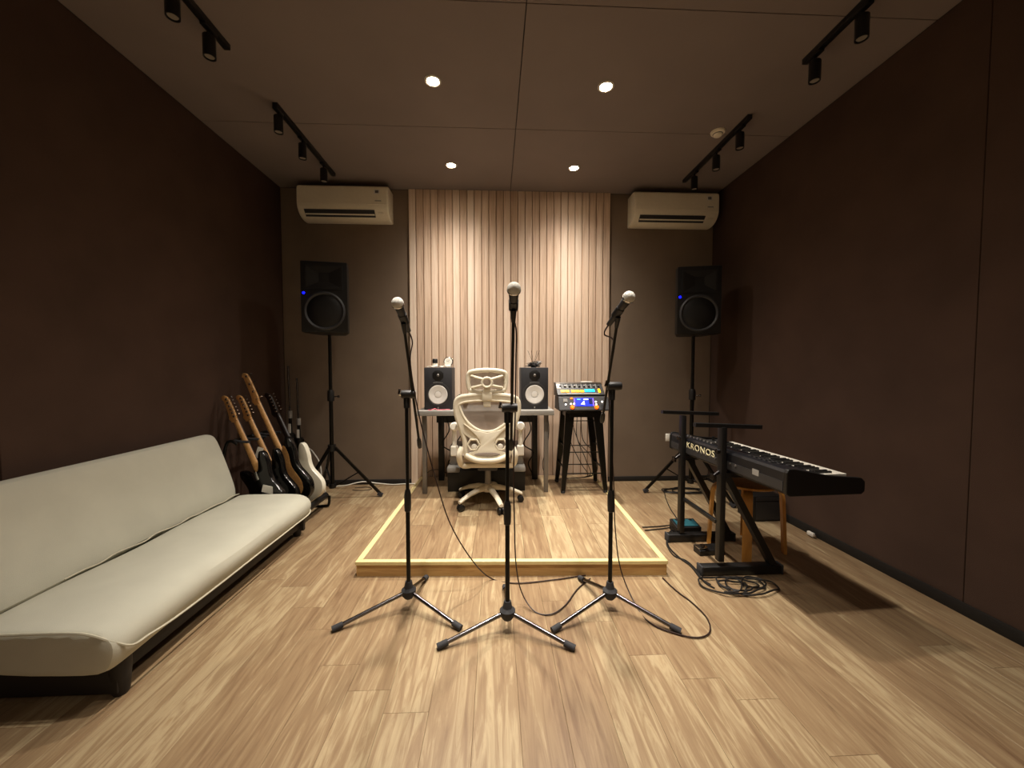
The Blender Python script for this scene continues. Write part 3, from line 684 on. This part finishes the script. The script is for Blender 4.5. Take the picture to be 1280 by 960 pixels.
face(Mt, 'button_light', -.108, .108, .022, .014, .004, M_or, LT)
for x, y in ((-.165, .05), (-.118, .055), (-.09, .055), (.108, .05), (.165, .075), (.108, .075)): face(Mt, 'button_light', x, y, .012, .012, .004, M_wl, LT)
face(Mt, 'foot_switch', -.165, .09, .035, .03, .005, M_greym, LT); face(Mt, 'foot_switch', .165, .03, .03, .03, .005, M_black, LT)
for x in (-.085, .085): face(Mt, 'side_light', x, .072, .007, .075, .0035, mat('violet_lamp', '#6a4cff', .3, emit='#6a50ff', es=1.8), LT)
UT = thing('audio_mixer', 'compact silver mixer with yellow and cyan lit buttons on top of the effects unit', 'mixer', (.785, 3.60, ZS + .119))
A2 = math.radians(38); M2 = Matrix.Translation((0, -.115, .018)) @ Matrix.Rotation(A2, 4, 'X'); FH2 = .17
MB().loft([[(x, -.115, 0), (x, -.115, .018), (x, -.115 + FH2 * math.cos(A2), .018 + FH2 * math.sin(A2)), (x, .10, .122), (x, .10, 0)] for x in (-.22, .22)]).build('chassis', M_black, UT, smooth=False, bev=.004)
M_yl = mat('yellow_lamp', '#ffc010', .3, emit='#ffa804', es=1.3)
M_cy = mat('cyan_lamp', '#10c8ff', .3, emit='#04b0ff', es=1.3)
face(M2, 'silver_plate', 0, .158, .43, .020, .004, M_chrome, UT)
for i in range(5): face(M2, 'lit_button', -.165 + i * .042 + (.012 if i > 1 else 0), .045, .034, .028, .006, M_yl, UT)
for i in range(3): face(M2, 'lit_button', .055 + i * .032, .052, .028, .032, .006, M_cy, UT)
face(M2, 'lit_button', .175, .050, .020, .050, .006, M_yl, UT)
for i in range(9):
    MB().lathe([(0, .016), (.008, .016), (.010, .004), (.010, 0), (0, 0)], 14, M2 @ Matrix.Translation((-.18 + i * .045, .112, 0))).build('knob', M_greym if i % 2 else M_dark, UT)
for i in range(8): face(M2, 'channel_line', -.16 + i * .045, .118, .004, .055, .003, M_grey, UT)
face(M2, 'label_plate', -.195, .115, .036, .060, .004, M_paper, UT); face(M2, 'label_plate', .02, .012, .30, .010, .003, M_grey, UT)
tag(MB().box((.87, 3.655, ZS + .119 + .128), (.10, .06, .009), RX(.0), bev=.002).build('power_adapter', M_paper), 'flat white adapter lying on top of the mixer', 'adapter')

# ================================================================== OFFICE CHAIR
t = thing('office_chair', 'white mesh office chair with headrest facing the desk', 'chair', (-.062, 3.15, ZP))
YBK = -.19
def bend(x, z): return YBK - .05 * max(0, (z - .5)) * .5 + .25 * x * x
def bp(x, z, dy=0): return Vector((x, bend(x, z) + dy, z))
outer = spline([(-.255, .83, 0), (-.235, .885, 0), (-.15, .908, 0), (0, .915, 0), (.15, .908, 0), (.235, .885, 0), (.255, .83, 0), (.245, .75, 0), (.215, .66, 0), (.185, .56, 0), (.175, .47, 0), (.15, .425, 0), (0, .405, 0), (-.15, .425, 0), (-.175, .47, 0), (-.185, .56, 0), (-.215, .66, 0), (-.245, .75, 0)], 5, True)
MB().tube([bp(p.x * .95, p.y * .985 + .007) for p in outer], .020, 10, closed=True, ry=.75).build('back_frame', M_cream, t)
inner = spline([(-.19, .85, 0), (0, .868, 0), (.19, .85, 0), (.205, .80, 0), (.16, .71, 0), (.08, .645, 0), (0, .625, 0), (-.08, .645, 0), (-.16, .71, 0), (-.205, .80, 0)], 6, True)
MB().tube([bp(p.x, p.y, -.004) for p in inner], .011, 8, closed=True).build('inner_frame', M_cream, t)
def polar(P, a):                                 # radius of a closed outline about (0, .76) in direction a
    best = 9
    for i in range(len(P)):
        p, q = P[i - 1] - Vector((0, .76, 0)), P[i] - Vector((0, .76, 0)); d = Vector((math.cos(a), math.sin(a), 0)); e = q - p
        den = d.x * e.y - d.y * e.x
        if abs(den) < 1e-9: continue
        u = (p.x * e.y - p.y * e.x) / den; v = (p.x * d.y - p.y * d.x) / den
        if u > 0 and -1e-6 <= v <= 1 + 1e-6: best = min(best, u)
    return best
secs = []
for i in range(48):
    a = 2 * PI * i / 48; ri = polar(inner, a); ro = min(polar(outer, a) * .97, ri + .085)
    pt = lambda r, dy: bp(r * math.cos(a), .76 + r * math.sin(a), dy)
    secs.append([pt(ri, -.010), pt(ro, -.014), pt(ro, .004), pt(ri, .002)])
secs.append(secs[0])
MB().loft(secs, cap=False).build('back_shell', M_cream, t)
# mesh: fan of strips
b = MB(); rows = []
for i in range(15):
    z = .42 + (.90 - .42) * i / 14
    ws = [abs(p.x) for p in outer if abs(p.y - z) < .03]; hw = max(ws) * .93 if ws else .2
    rows.append([bp(hw * (2 * j / 10 - 1), z, .006) for j in range(11)])
b.loft(rows, closed=False); b.build('mesh_panel', M_mesh, t)
# spine, lower yoke
sp_ = [(-.17, .70), (-.07, .60), (-.045, .55), (-.055, .505), (-.15, .455), (-.15, .435), (-.06, .46), (0, .468), (.06, .46), (.15, .435), (.15, .455), (.055, .505), (.045, .55), (.07, .60), (.17, .70), (.185, .68), (.19, .71), (.10, .655), (0, .632), (-.10, .655), (-.19, .71), (-.185, .68)]
def plate(poly, y0, y1, name, material, parent):
    Mx = Matrix(((1, 0, 0, 0), (0, 0, 1, 0), (0, 1, 0, 0), (0, 0, 0, 1)))
    return MB().prism(poly, y0, y1, Mx, bev=.004).build(name, material, parent)
plate([(-.18, .69), (-.10, .61), (-.06, .565), (-.052, .53), (-.07, .495), (-.16, .455), (-.16, .43), (.16, .43), (.16, .455), (.07, .495), (.052, .53), (.06, .565), (.10, .61), (.18, .69), (.10, .64), (0, .618), (-.10, .64)], YBK - .022, YBK - .002, 'spine', M_cream, t)
plate([(.10 * math.cos(a), .452 + .016 * math.sin(a)) for a in [2 * PI * i / 20 for i in range(20)]], YBK - .026, YBK - .020, 'spine_window', M_mesh, t)
MB().tube(spline([(-.165, YBK - .01, .445), (-.09, YBK - .03, .412), (0, YBK - .035, .405), (.09, YBK - .03, .412), (.165, YBK - .01, .445)], 5), .022, 10).build('lower_yoke', M_cream, t)
for s in (-1, 1):
    hx = [(s * .105 + .046 * math.cos(a), .528 + .044 * math.sin(a)) for a in [2 * PI * (i) / 6 for i in range(6)]]
    MB().tube([(x, YBK - .016, z) for x, z in hx], .008, 8, closed=True).build('lumbar_ring', M_cream, t)
    MB().lathe([(0, .012), (.018, .010), (.022, 0), (0, 0)], 16, frame_to((s * .10, YBK - .012, .512), (0, -1, 0))).build('lumbar_knob', M_white, t)
# headrest
hb = spline([(-.145, 1.05, 0), (-.12, 1.085, 0), (0, 1.098, 0), (.12, 1.085, 0), (.145, 1.05, 0), (.14, .97, 0), (.115, .94, 0), (0, .93, 0), (-.115, .94, 0), (-.14, .97, 0)], 6, True)
def hpnt(x, z, dy=0): return Vector((x, YBK - .01 + 1.3 * x * x + dy, z))
MB().tube([hpnt(p.x, p.y) for p in hb], .018, 10, closed=True).build('headrest_frame', M_cream, t)
b = MB(); rows = []
for i in range(7):
    z = .945 + .14 * i / 6; rows.append([hpnt(.128 * (2 * j / 8 - 1) * (1 if 0 < i < 6 else .85), z, .012) for j in range(9)])
b.loft(rows, closed=False); b.build('headrest_mesh', M_mesh, t)
hbr = MB().tube([(.038 * math.cos(a), YBK - .045, 1.005 + .036 * math.sin(a)) for a in [2 * PI * i / 16 for i in range(16)]], .010, 8, closed=True).build('headrest_bracket', M_cream, t)
for s in (-1, 1): MB().tube(spline([(s * .03, YBK - .045, 1.03), (s * .07, YBK - .03, 1.04), (s * .12, YBK - .005, 1.055)], 4), .011, 8).tube(spline([(s * .03, YBK - .045, .985), (s * .07, YBK - .03, .975), (s * .118, YBK - .005, .965)], 4), .011, 8).build('bracket_arm', M_cream, hbr)
MB().box((0, YBK - .03, .905), (.078, .022, .085), bev=.008).box((0, YBK - .026, .842), (.056, .016, .05), bev=.006).box((0, YBK - .034, .955), (.05, .018, .05), bev=.006).build('headrest_post', M_cream, t)
# seat, mechanism
MB().box((0, .06, .405), (.48, .46, .075), bev=.03).build('seat', M_seatf, t)
MB().box((0, .02, .355), (.40, .40, .035), bev=.012).build('seat_pan', M_cream, t)
MB().box((0, .03, .315), (.16, .24, .05), bev=.012).build('mechanism', M_dark, t)
MB().cyl((0, 0, .13), (0, 0, .30), .025).build('gas_cylinder', M_greym, t)
for s in (-1, 1):
    MB().tube(spline([(s * .195, YBK + .02, .50), (s * .215, YBK + .0, .44), (s * .205, YBK + .03, .37), (s * .17, YBK + .10, .335), (s * .10, YBK + .18, .33)], 6), .024, 10).build('side_bracket', M_cream, t)
    ar = MB().bar((s * .262, -.10, .42), (s * .262, -.10, .50), .055, .055).build('arm_socket', M_white, t, smooth=False, bev=.008)
    MB().cyl((s * .262, -.10, .49), (s * .262, -.10, .625), .017).build('arm_post', M_white, ar)
    MB().bar((s * .16, -.06, .36), (s * .262, -.10, .44), .04, .03).build('arm_bracket', M_white, ar, smooth=False)
    MB().box((s * .262, .01, .64), (.075, .24, .035), bev=.014).lathe([(0, .03), (.026, .028), (.034, .018), (.034, -.025), (0, -.03)], 20, frame_to((s * .262, -.105, .652), (0, -1, .2))).build('arm_pad', M_white, t)
for i in range(5):
    a = math.radians(220 + 72 * i); d = Vector((math.cos(a), math.sin(a), 0)); n_ = Vector((-d.y, d.x, 0))
    secs = []
    for r, z, w_, h_ in ((.02, .135, .055, .05), (.10, .130, .050, .045), (.19, .110, .044, .036), (.26, .082, .042, .030), (.285, .070, .036, .024)):
        c = d * r + Vector((0, 0, z)); u = Vector((0, 0, 1))
        secs.append([c + n_ * (w_ / 2 * math.cos(q)) + u * (h_ / 2 * math.sin(q)) for q in [2 * PI * j / 10 for j in range(10)]])
    lg = MB().loft(secs).build('base_leg', M_cream, t)
    c = d * .272 + Vector((0, 0, .027))
    cs = MB()
    for s in (-1, 1): cs.lathe([(0, .010), (.020, .010), (.026, .006), (.026, -.006), (.020, -.010), (0, -.010)], 18, frame_to(c + n_ * s * .014, n_))
    cs.build('caster', M_black, lg)
    MB().cyl(d * .272 + Vector((0, 0, .03)), d * .272 + Vector((0, 0, .07)), .007, n=8).build('caster_stem', M_steel, lg)
MB().lathe([(.026, .10), (.05, .105), (.055, .13), (.045, .155), (.027, .165)], 20).build('base_hub', M_cream, t)

# ================================================================== MICROPHONE STANDS
def mic_stand(bx, by, feet, zc, ball, ydir, label, mlabel, tail=.27, sx=.02):
    t = thing('microphone_stand', label, 'mic stand', (bx, by, 0))
    O = Vector((bx, by, 0)); hub = .085
    MB().lathe([(0, hub - .03), (.020, hub - .03), (.034, hub - .012), (.036, hub + .012), (.022, hub + .024), (.016, hub + .055), (0, hub + .055)], 20).build('hub', M_rubber, t)
    for fx, fy in feet:
        e = Vector((fx - bx, fy - by, .014)); d = Vector((e.x, e.y, 0)).normalized()
        lg = MB().cyl(d * .022 + Vector((0, 0, hub)), e, .0095, n=12).build('leg', M_steel, t)
        ln = (e - Vector((0, 0, hub))).normalized()
        MB().cyl(e - ln * .035, e + ln * .012, .0135, .0145, n=12).build('rubber_foot', M_rubber, lg)
    MB().cyl((0, 0, hub + .02), (0, 0, .52), .0105).build('lower_tube', M_blackm, t)
    MB().lathe([(.0105, .49), (.0155, .495), (.017, .52), (.017, .575), (.0125, .60), (.0105, .60)], 16).build('grip_clutch', M_black, t)
    MB().cyl((0, 0, .58), (0, 0, zc), .0085).build('upper_tube', M_blackm, t)
    cl = Vector((0, 0, zc))
    ba = ball - O; hd = Vector(ydir).normalized()          # from ball back along the handle
    K = ba + hd * .085 + Vector((0, 0, -.022))             # clip under the handle
    side = Vector((sx, 0, .02)); bd = (K - cl - side).normalized(); cc = cl + side
    MB().lathe([(0, -.055), (.014, -.055), (.015, -.01), (.013, .0), (0, .0)], 14, Matrix.Translation(cl + Vector((0, 0, .0)))).lathe([(0, -.034), (.019, -.034), (.021, -.02), (.021, .02), (.019, .034), (0, .034)], 18, frame_to(cl + Vector((.010, 0, .012)), (1, .1, 0))).build('boom_clutch', M_black, t)
    MB().cyl(cl + Vector((-.035, -.005, .012)), cl + Vector((-.02, -.003, .012)), .006, n=8).bar(cl + Vector((-.036, -.006, .012)), cl + Vector((-.030, -.012, .040)), .008, .006).build('wing_bolt', M_chrome, t)
    bm_ = MB().cyl(cc - bd * tail, K - bd * .03, .0065).build('boom_arm', M_blackm, t)
    MB().lathe([(0, 0), (.010, .002), (.0125, .02), (.0115, .05), (.008, .065), (0, .065)], 14, frame_to(cc - bd * (tail + .03), bd)).build('counterweight', M_black, bm_)
    cp = MB().tube([K - bd * .05, K - bd * .02, K + hd * .0 + Vector((0, 0, .0))], [.008, .011, .012], 12)
    cp.lathe([(.0165, -.022), (.0195, -.022), (.0185, .026), (.0155, .026), (.0165, -.022)], 16, frame_to(ba + hd * .085, hd)).build('mic_clip', M_black, t)
    # microphone rests in the clip
    mt = thing('microphone', mlabel, 'microphone', ball)
    Mx = frame_to((0, 0, 0), hd)
    pr = [(.0255 * math.sin(a), -.0255 * math.cos(a)) for a in [PI * i / 14 * .80 for i in range(15)]]
    MB().lathe([(0, -.0255)] + pr[1:], 28, Mx).build('grille', M_grille, mt)
    MB().lathe([(.0245, .004), (.0262, .005), (.0262, .010), (.0245, .011)], 28, Mx).build('grille_band', M_chrome, mt)
    MB().lathe([(.018, .020), (.0195, .024), (.0175, .050), (.0145, .10), (.0115, .152), (.011, .165), (0, .165)], 20, Mx).build('handle', M_dark, mt)
    return K + O, cc + O, (cc - bd * tail) + O, ball + hd * .165
B1 = ony(497, 379, 1.66); B2 = ony(642.5, 361, 1.44); B3 = ony(786, 371.5, 1.58)
h1 = mic_stand(-.433, 1.90, [(-.733, 1.745), (-.168, 1.73), (-.395, 2.155)], 1.06, B1, (.10, .75, -.62), 'black boom microphone stand in front of the platform, beside the sofa', 'ball head microphone on the boom stand at the sofa side', .32, .030)
h2 = mic_stand(.054, 1.716, [(-.238, 1.612), (.325, 1.58), (.05, 2.04)], 1.01, B2, (.02, .85, -.55), 'black boom microphone stand set ahead of the other two, in line with the chair', 'ball head microphone in front of the slatted panel centre', .22)
h3 = mic_stand(.568, 1.85, [(.266, 1.695), (.826, 1.665), (.48, 2.11)], 1.10, B3, (-.28, .75, -.60), 'black boom microphone stand in front of the platform, keyboard side', 'ball head microphone tilted on the boom stand at the keyboard side', .22, -.022)
# microphone cables
def along(a, b, k): return a.lerp(b, k)
K, cc, T, E_ = h1
cable('microphone_cable', [E_, E_ + Vector((.01, .03, -.05)), ony(513, 455, 1.80), ony(524, 520, 1.86), ony(545, 600, 1.92), ony(563, 655, 1.97), ony(590, 700, 2.02), onz(614, 723, .01), onz(645, 729, .006), onz(690, 725, .006), onz(732, 719, .006)], .0034, M_cable, 'dark red microphone cable falling from the sofa side stand to the floor')
K, cc, T, E_ = h2
cable('microphone_cable', [E_, E_ + Vector((.015, .04, -.05)), ony(645, 450, 1.68), ony(644, 520, 1.74), ony(642, 590, 1.76), ony(643, 650, 1.78), ony(645, 705, 1.85), ony(652, 740, 1.90), onz(668, 764, .006), onz(688, 768, .006), onz(706, 757, .006), onz(722, 736, .006), onz(738, 723, .006)], .0034, M_cable, 'dark red microphone cable looping on the floor from the foremost stand')
K, cc, T, E_ = h3
cable('microphone_cable', [E_, E_ + Vector((-.01, .03, -.04)), ony(768, 430, 1.80), ony(761, 485, 1.85), ony(767, 600, 1.92), ony(769, 660, 1.94), ony(776, 712, 1.97), onz(796, 759, .006), onz(815, 780, .006), onz(845, 792, .006), onz(872, 797, .006), onz(887, 790, .006), onz(884, 773, .006), onz(866, 754, .006), onz(845, 738, .006), onz(828, 722, .006)], .0034, M_cable, 'dark red microphone cable curving round the keyboard side stand foot')

# ================================================================== KEYBOARD, STAND, STOOL
KX0, KX1, KY0, KY1, KZ = 1.355, 1.715, 1.712, 2.782, .604
t = thing('keyboard_synthesizer', 'black synthesizer keyboard with white keys on a column stand', 'keyboard', (KX0, KY0, KZ), math.radians(3.5)); t.scale = (1.10, 1, 1)
L_ = KY1 - KY0
pr = [(0, .012), (.012, 0), (.345, 0), (.36, .012), (.36, .050), (.352, .058), (.205, .058), (.200, .082), (.03, .120), (.008, .118), (0, .105)]
MB().loft([[(x, y, z) for x, z in pr] for y in (.022, L_ - .022)]).build('body', mat('synth_black', '#101116', .4), t, smooth=False)
pe = [(-.004, .008), (.012, -.004), (.35, -.004), (.366, .01), (.366, .056), (.350, .074), (.205, .088), (.03, .126), (.004, .124), (-.004, .108)]
for y in (0, L_ - .022): MB().loft([[(x, yy, z) for x, z in pe] for yy in (y, y + .022)]).build('end_cap', M_black, t, smooth=False, bev=.004)
MB().box((-.001, L_ / 2, .040), (.003, L_ - .05, .045)).build('rear_rail', M_dark, t, smooth=False)
NK = 36; k0, k1 = .075, L_ - .16; kw = (k1 - k0) / NK
for i in range(NK):
    MB().box((.278, k0 + (i + .5) * kw, .0665), (.142, kw - .0012, .016), bev=.0015).build('white_key', M_white, t, smooth=False)
pat = [1, 1, 0, 1, 1, 1, 0]
for i in range(NK - 1):
    if pat[i % 7]: MB().box((.250, k0 + (i + 1) * kw, .0795), (.085, kw * .5, .011), bev=.002).build('black_key', M_black, t, smooth=False)
MB().box((.275, L_ - .085, .064), (.11, .09, .012), bev=.003).build('joystick_panel', M_dark, t)
MB().cyl((.26, L_ - .085, .068), (.26, L_ - .085, .10), .009, n=10).build('joystick', M_black, t)
ang = math.atan2(.038, .17); Rp = RY(ang)
def pan(x, y, wx, wy, h, name, material): 
    z = .120 - (x - .03) * math.tan(ang)
    return MB().box((x, y, z + h / 2), (wx, wy, h), Rp).build(name, material, t, smooth=False)
pan(.105, L_ * .52, .11, .19, .002, 'touch_screen', mat('screen_off', '#0a0c14', .1))
for i in range(8):
    pan(.12, L_ - .14 - i * .038, .055, .008, .006, 'slider', M_greym)
    pan(.06, L_ - .14 - i * .038, .018, .018, .010, 'knob', M_greym)
for i in range(5):
    for j in range(3): pan(.06 + j * .045, L_ * .30 - i * .035, .018, .020, .005, 'button', M_dark)
# text on rear
cu = bpy.data.curves.new('kronos_text', 'FONT'); cu.body = 'KRONOS'; cu.size = .066; cu.extrude = .0006; cu.space_character = 1.12; cu.align_x = 'CENTER'; cu.align_y = 'CENTER'
tmp = bpy.data.objects.new('tmp_text', cu); COL.objects.link(tmp)
dg = bpy.context.evaluated_depsgraph_get(); me = bpy.data.meshes.new_from_object(tmp.evaluated_get(dg))
bpy.data.objects.remove(tmp)
M_let = mat('cream_lettering', '#e8e0b8', .5)
me.materials.clear(); me.materials.append(M_let)
lt = bpy.data.objects.new('lettering', me); COL.objects.link(lt); lt.parent = t
lt.matrix_local = Matrix(((0, 0, -1, -.0035), (-1, 0, 0, 2.40 - KY0), (0, 1, 0, .074), (0, 0, 0, 1))) @ Matrix.Diagonal((1.05, .85, 1, 1))
lt['label'] = 'cream KRONOS lettering'
MB().box((-.002, .20, .058), (.002, .045, .030)).build('rear_sticker', M_grey, t, smooth=False)
for i in range(9): MB().cyl((.0, .35 + i * .045, .055), (-.006, .35 + i * .045, .055), .007, n=8).build('jack', M_greym, t)

st = thing('keyboard_stand', 'black two tier keyboard stand with upright columns and diagonal legs', 'keyboard stand', (1.29, 2.36, 0))
o0 = Vector((1.29, 2.36, 0))
for y, xf0, xf1, ztop, xc in ((2.15, 1.19, 1.665, .875, 1.305), (2.58, 1.19, 1.655, .90, 1.285)):
    ft = MB().box(W(((xf0 + xf1) / 2, y, .028)), (xf1 - xf0, .055, .050), bev=.004).build('foot_bar', M_black, st)
    for x in (xf0, xf1): MB().box(W((x, y, .028)), (.012, .06, .056), bev=.003).build('end_cap', M_rubber, ft)
    MB().box(W((xc, y, .47)), (.032, .045, ztop - .09), bev=.003).build('column', M_black, st)
    MB().bar(W((1.33, y, .575)), W((1.62, y, .05)), .036, .045, up=(0, 1, 0)).build('diagonal_leg', M_black, st, smooth=False)
    MB().bar(W((1.29, y, .586)), W((1.68, y, .582)), .04, .026).build('lower_arm', M_black, st, smooth=False)
    MB().bar(W((1.14, y, ztop)), W((1.53, y, ztop - .015)), .032, .022).build('upper_arm', M_black, st, smooth=False)
    MB().cyl(W((xc - .016, y, .60)), W((xc - .06, y - .012, .575)), .009, n=10).bar(W((xc - .06, y - .03, .575)), W((xc - .06, y + .01, .575)), .012, .03).build('clamp_knob', M_steel, st)
    MB().cyl(W((xc - .014, y, .72)), W((xc - .034, y, .72)), .014, n=10).build('clamp_bolt', M_steel, st)
MB().box(W((1.45, 2.365, .577)), (.035, .38, .022), bev=.003).build('cross_bar', M_black, st)
MB().box(W((1.295, 2.365, .30)), (.022, .39, .022), bev=.003).build('cross_bar', M_black, st)
tag(MB().box((1.284, 2.792, .685), (.042, .003, .055), bev=.001).build('paper_tag', M_paper), 'small white paper tag at the far keyboard end', 'tag')

SCX, SCY = 1.665, 2.455
ws = thing('bentwood_stool', 'bentwood stool with curved birch legs under the keyboard', 'stool', (SCX, SCY, 0))
MB().lathe([(0, .432), (.165, .432), (.172, .437), (.172, .448), (.165, .452), (0, .452)], 36).build('seat', M_birch, ws)
for a in (160, 238, 340, 58):
    a = math.radians(a); d = Vector((math.cos(a), math.sin(a), 0))
    P = spline([d * .03 + Vector((0, 0, .424)), d * .13 + Vector((0, 0, .424)), d * .175 + Vector((0, 0, .415)), d * .198 + Vector((0, 0, .385)), d * .205 + Vector((0, 0, .33)), d * .215 + Vector((0, 0, .15)), d * .222 + Vector((0, 0, .0))], 5)
    b = MB(); n_ = Vector((-d.y, d.x, 0)); rg = []
    for i, p in enumerate(P):
        tt = (P[min(i + 1, len(P) - 1)] - P[max(i - 1, 0)]).normalized(); nn = tt.cross(n_)
        rg.append([p + n_ * u * .026 + nn * v * .009 for u, v in ((-1, -1), (1, -1), (1, 1), (-1, 1))])
    b.loft(rg).build('leg', M_birch, ws, smooth=False)

# pedals and boxes on floor
def pedal(name, loc, size, rz, label, material, knobs, cat='pedal'):
    t = thing(name, label, cat, loc, rz); x, y, z = size
    MB().loft([[(-x / 2, -y / 2, 0), (x / 2, -y / 2, 0), (x / 2, y / 2, 0), (-x / 2, y / 2, 0)], [(-x / 2, -y / 2, z * .75), (x / 2, -y / 2, z * .75), (x / 2, y / 2, z), (-x / 2, y / 2, z)]]).build('housing', material, t, smooth=False, bev=.004)
    for kx, ky, r, m_ in knobs: MB().lathe([(0, .014), (r * .9, .014), (r, .004), (r, 0), (0, 0)], 12, Matrix.Translation((kx, ky, z * (.875 + .25 * ky / y) - .001))).build('knob', m_, t)
    return t
M_teal = mat('teal_metal', '#1d4a50', .3, .3)
p = pedal('effects_pedal', (1.385, 2.715, 0), (.18, .12, .08), 0, 'teal blue effects pedal on the floor behind the stand foot', M_black, [(-.05, .03, .012, M_dark), (0, .03, .012, M_dark), (.05, .03, .012, M_dark)])
MB().box((0, -.005, .072), (.15, .09, .006), RX(.16)).build('face_plate', mat('teal_plate', '#23525c', .35), p, smooth=False)
p = pedal('sustain_pedal', (1.385, 2.40, 0), (.17, .075, .045), math.radians(4), 'black sustain pedal between the keyboard stand feet', M_black, [])
MB().box((-.055, 0, .045), (.06, .055, .008), RY(-.12), bev=.003).build('treadle', M_chrome, p)
t = thing('small_amplifier', 'small black amplifier box on the floor behind the bentwood stool', 'amplifier', (2.13, 2.98, 0))
MB().box((0, 0, .10), (.24, .20, .20), bev=.008).build('cabinet', M_black, t)
MB().box((0, -.102, .085), (.20, .004, .14)).build('grille', M_dark, t, smooth=False)
MB().box((0, -.102, .178), (.20, .004, .026)).build('control_panel', M_dark, t, smooth=False)
pp = Vector((XR - .02, 2.62, .055))
t = thing('cable_plug', 'small white plug on the floor at the wall behind the keyboard', 'plug', (XR - .04, 2.60, 0))
MB().box((0, 0, .022), (.02, .055, .028), bev=.006).build('body', M_paper, t)
for y in (-.034, -.034): pass
MB().cyl((-.004, -.02, .022), (-.004, -.045, .022), .0025, n=8).cyl((.004, -.02, .022), (.004, -.045, .022), .0025, n=8).build('prongs', M_chrome, t)

# floor cables at right
cable('floor_cable', [onz(803, 659, .006), onz(822, 658, .006), onz(843, 656, .012), (1.295, 2.72, .04)], .004, M_cableb, 'black cable from the platform edge to the teal pedal, upper of two')
cable('floor_cable', [onz(806, 663, .006), onz(826, 661, .006), onz(842, 659, .012), (1.295, 2.69, .03)], .004, M_cableb, 'black cable from the platform edge to the teal pedal, lower of two')
cable('floor_cable', [onz(829, 590, .006) + Vector((0, -.0, 0)) if False else onz(830, 612, .006), onz(832, 622, .006), onz(838, 636, .006), onz(846, 649, .008), (1.30, 2.76, .05)], .004, M_cableb, 'black cable running from the back corner to the teal pedal')
cable('floor_cable', [onz(842, 660, .006), onz(834, 670, .006), onz(836, 683, .006), onz(848, 696, .006), onz(864, 708, .006), onz(876, 723, .006), onz(888, 731, .006)], .005, M_cableb, 'black cable curving round the stand foot into the coil')
cable('floor_cable', [onz(840, 664, .006), onz(833, 678, .006), onz(842, 694, .006), onz(858, 701, .006), onz(870, 712, .006), onz(880, 727, .006), onz(893, 735, .006)], .004, M_cableb, 'second black cable curving beside the stand foot')
pts = []
for i in range(44):
    a = i * .62; r = .085 + .03 * math.sin(i * .37) + .012 * math.sin(i * 1.9)
    pts.append((1.33 + .10 * (i / 44 - .5) * 1.6 + r * 1.25 * math.cos(a), 2.005 + r * .80 * math.sin(a), .007 + .010 * (i % 5) / 5 + .006 * math.sin(i * 1.1) ** 2))
cable('cable_coil', pts, .0045, M_cableb, 'loose coil of black cable on the floor before the keyboard stand', 5)
cable('floor_cable', [onz(905, 740, .006), onz(925, 738, .03), onz(928, 724, .02), onz(920, 712, .006) if False else (1.44, 2.09, .012), (1.50, 2.06, .010), onz(957, 731, .006), onz(948, 735, .006), onz(930, 731, .010)], .004, M_cableb, 'black cable looping from the coil past the stand foot')
pts = []
for i in range(40):
    a = i * .6; pts.append((1.78 + .006 * i * .5 + (.20 + .03 * math.sin(i)) * math.cos(a), 3.62 + (.08 + .02 * math.sin(i * 1.3)) * math.sin(a), .007 + .012 * (i % 4) / 4))
cable('cable_coil', pts, .005, M_cableb, 'long coil of black cable by the back wall under the speaker stand', 5)
# left corner white cables
cable('white_cable', [(-1.86, 3.90, .40), (-1.80, 3.86, .37), (-1.72, 3.82, .27), (-1.70, 3.80, .14), (-1.74, 3.78, .03), (-1.70, 3.80, .006)], .006, M_wcable, 'thick white cable curving down behind the speaker stand')
cable('white_cable', [(-1.66, 3.90, .01), (-1.50, 3.86, .03), (-1.34, 3.90, .055), (-1.20, 3.93, .03), (-1.05, 3.95, .008), (-.93, 3.955, .012), (-.80, 3.958, .012)], .006, M_wcable, 'white cable running along the foot of the back wall')
cable('floor_cable', [(-1.40, 3.80, .006), (-1.30, 3.78, .006), (-1.22, 3.82, .006), (-1.28, 3.88, .006), (-1.40, 3.86, .006)], .003, M_cableb, 'thin black cable loop under the speaker stand by the guitars')
t = thing('cable_plug', 'white plug with an orange band on the floor by the guitar rack', 'plug', (-1.66, 3.72, 0), .5)
MB().box((0, 0, .02), (.07, .03, .03), bev=.008).build('body', M_paper, t)
MB().box((-.03, 0, .02), (.02, .034, .034), bev=.006).build('band', mat('orange_plastic', '#d8862a', .5), t)
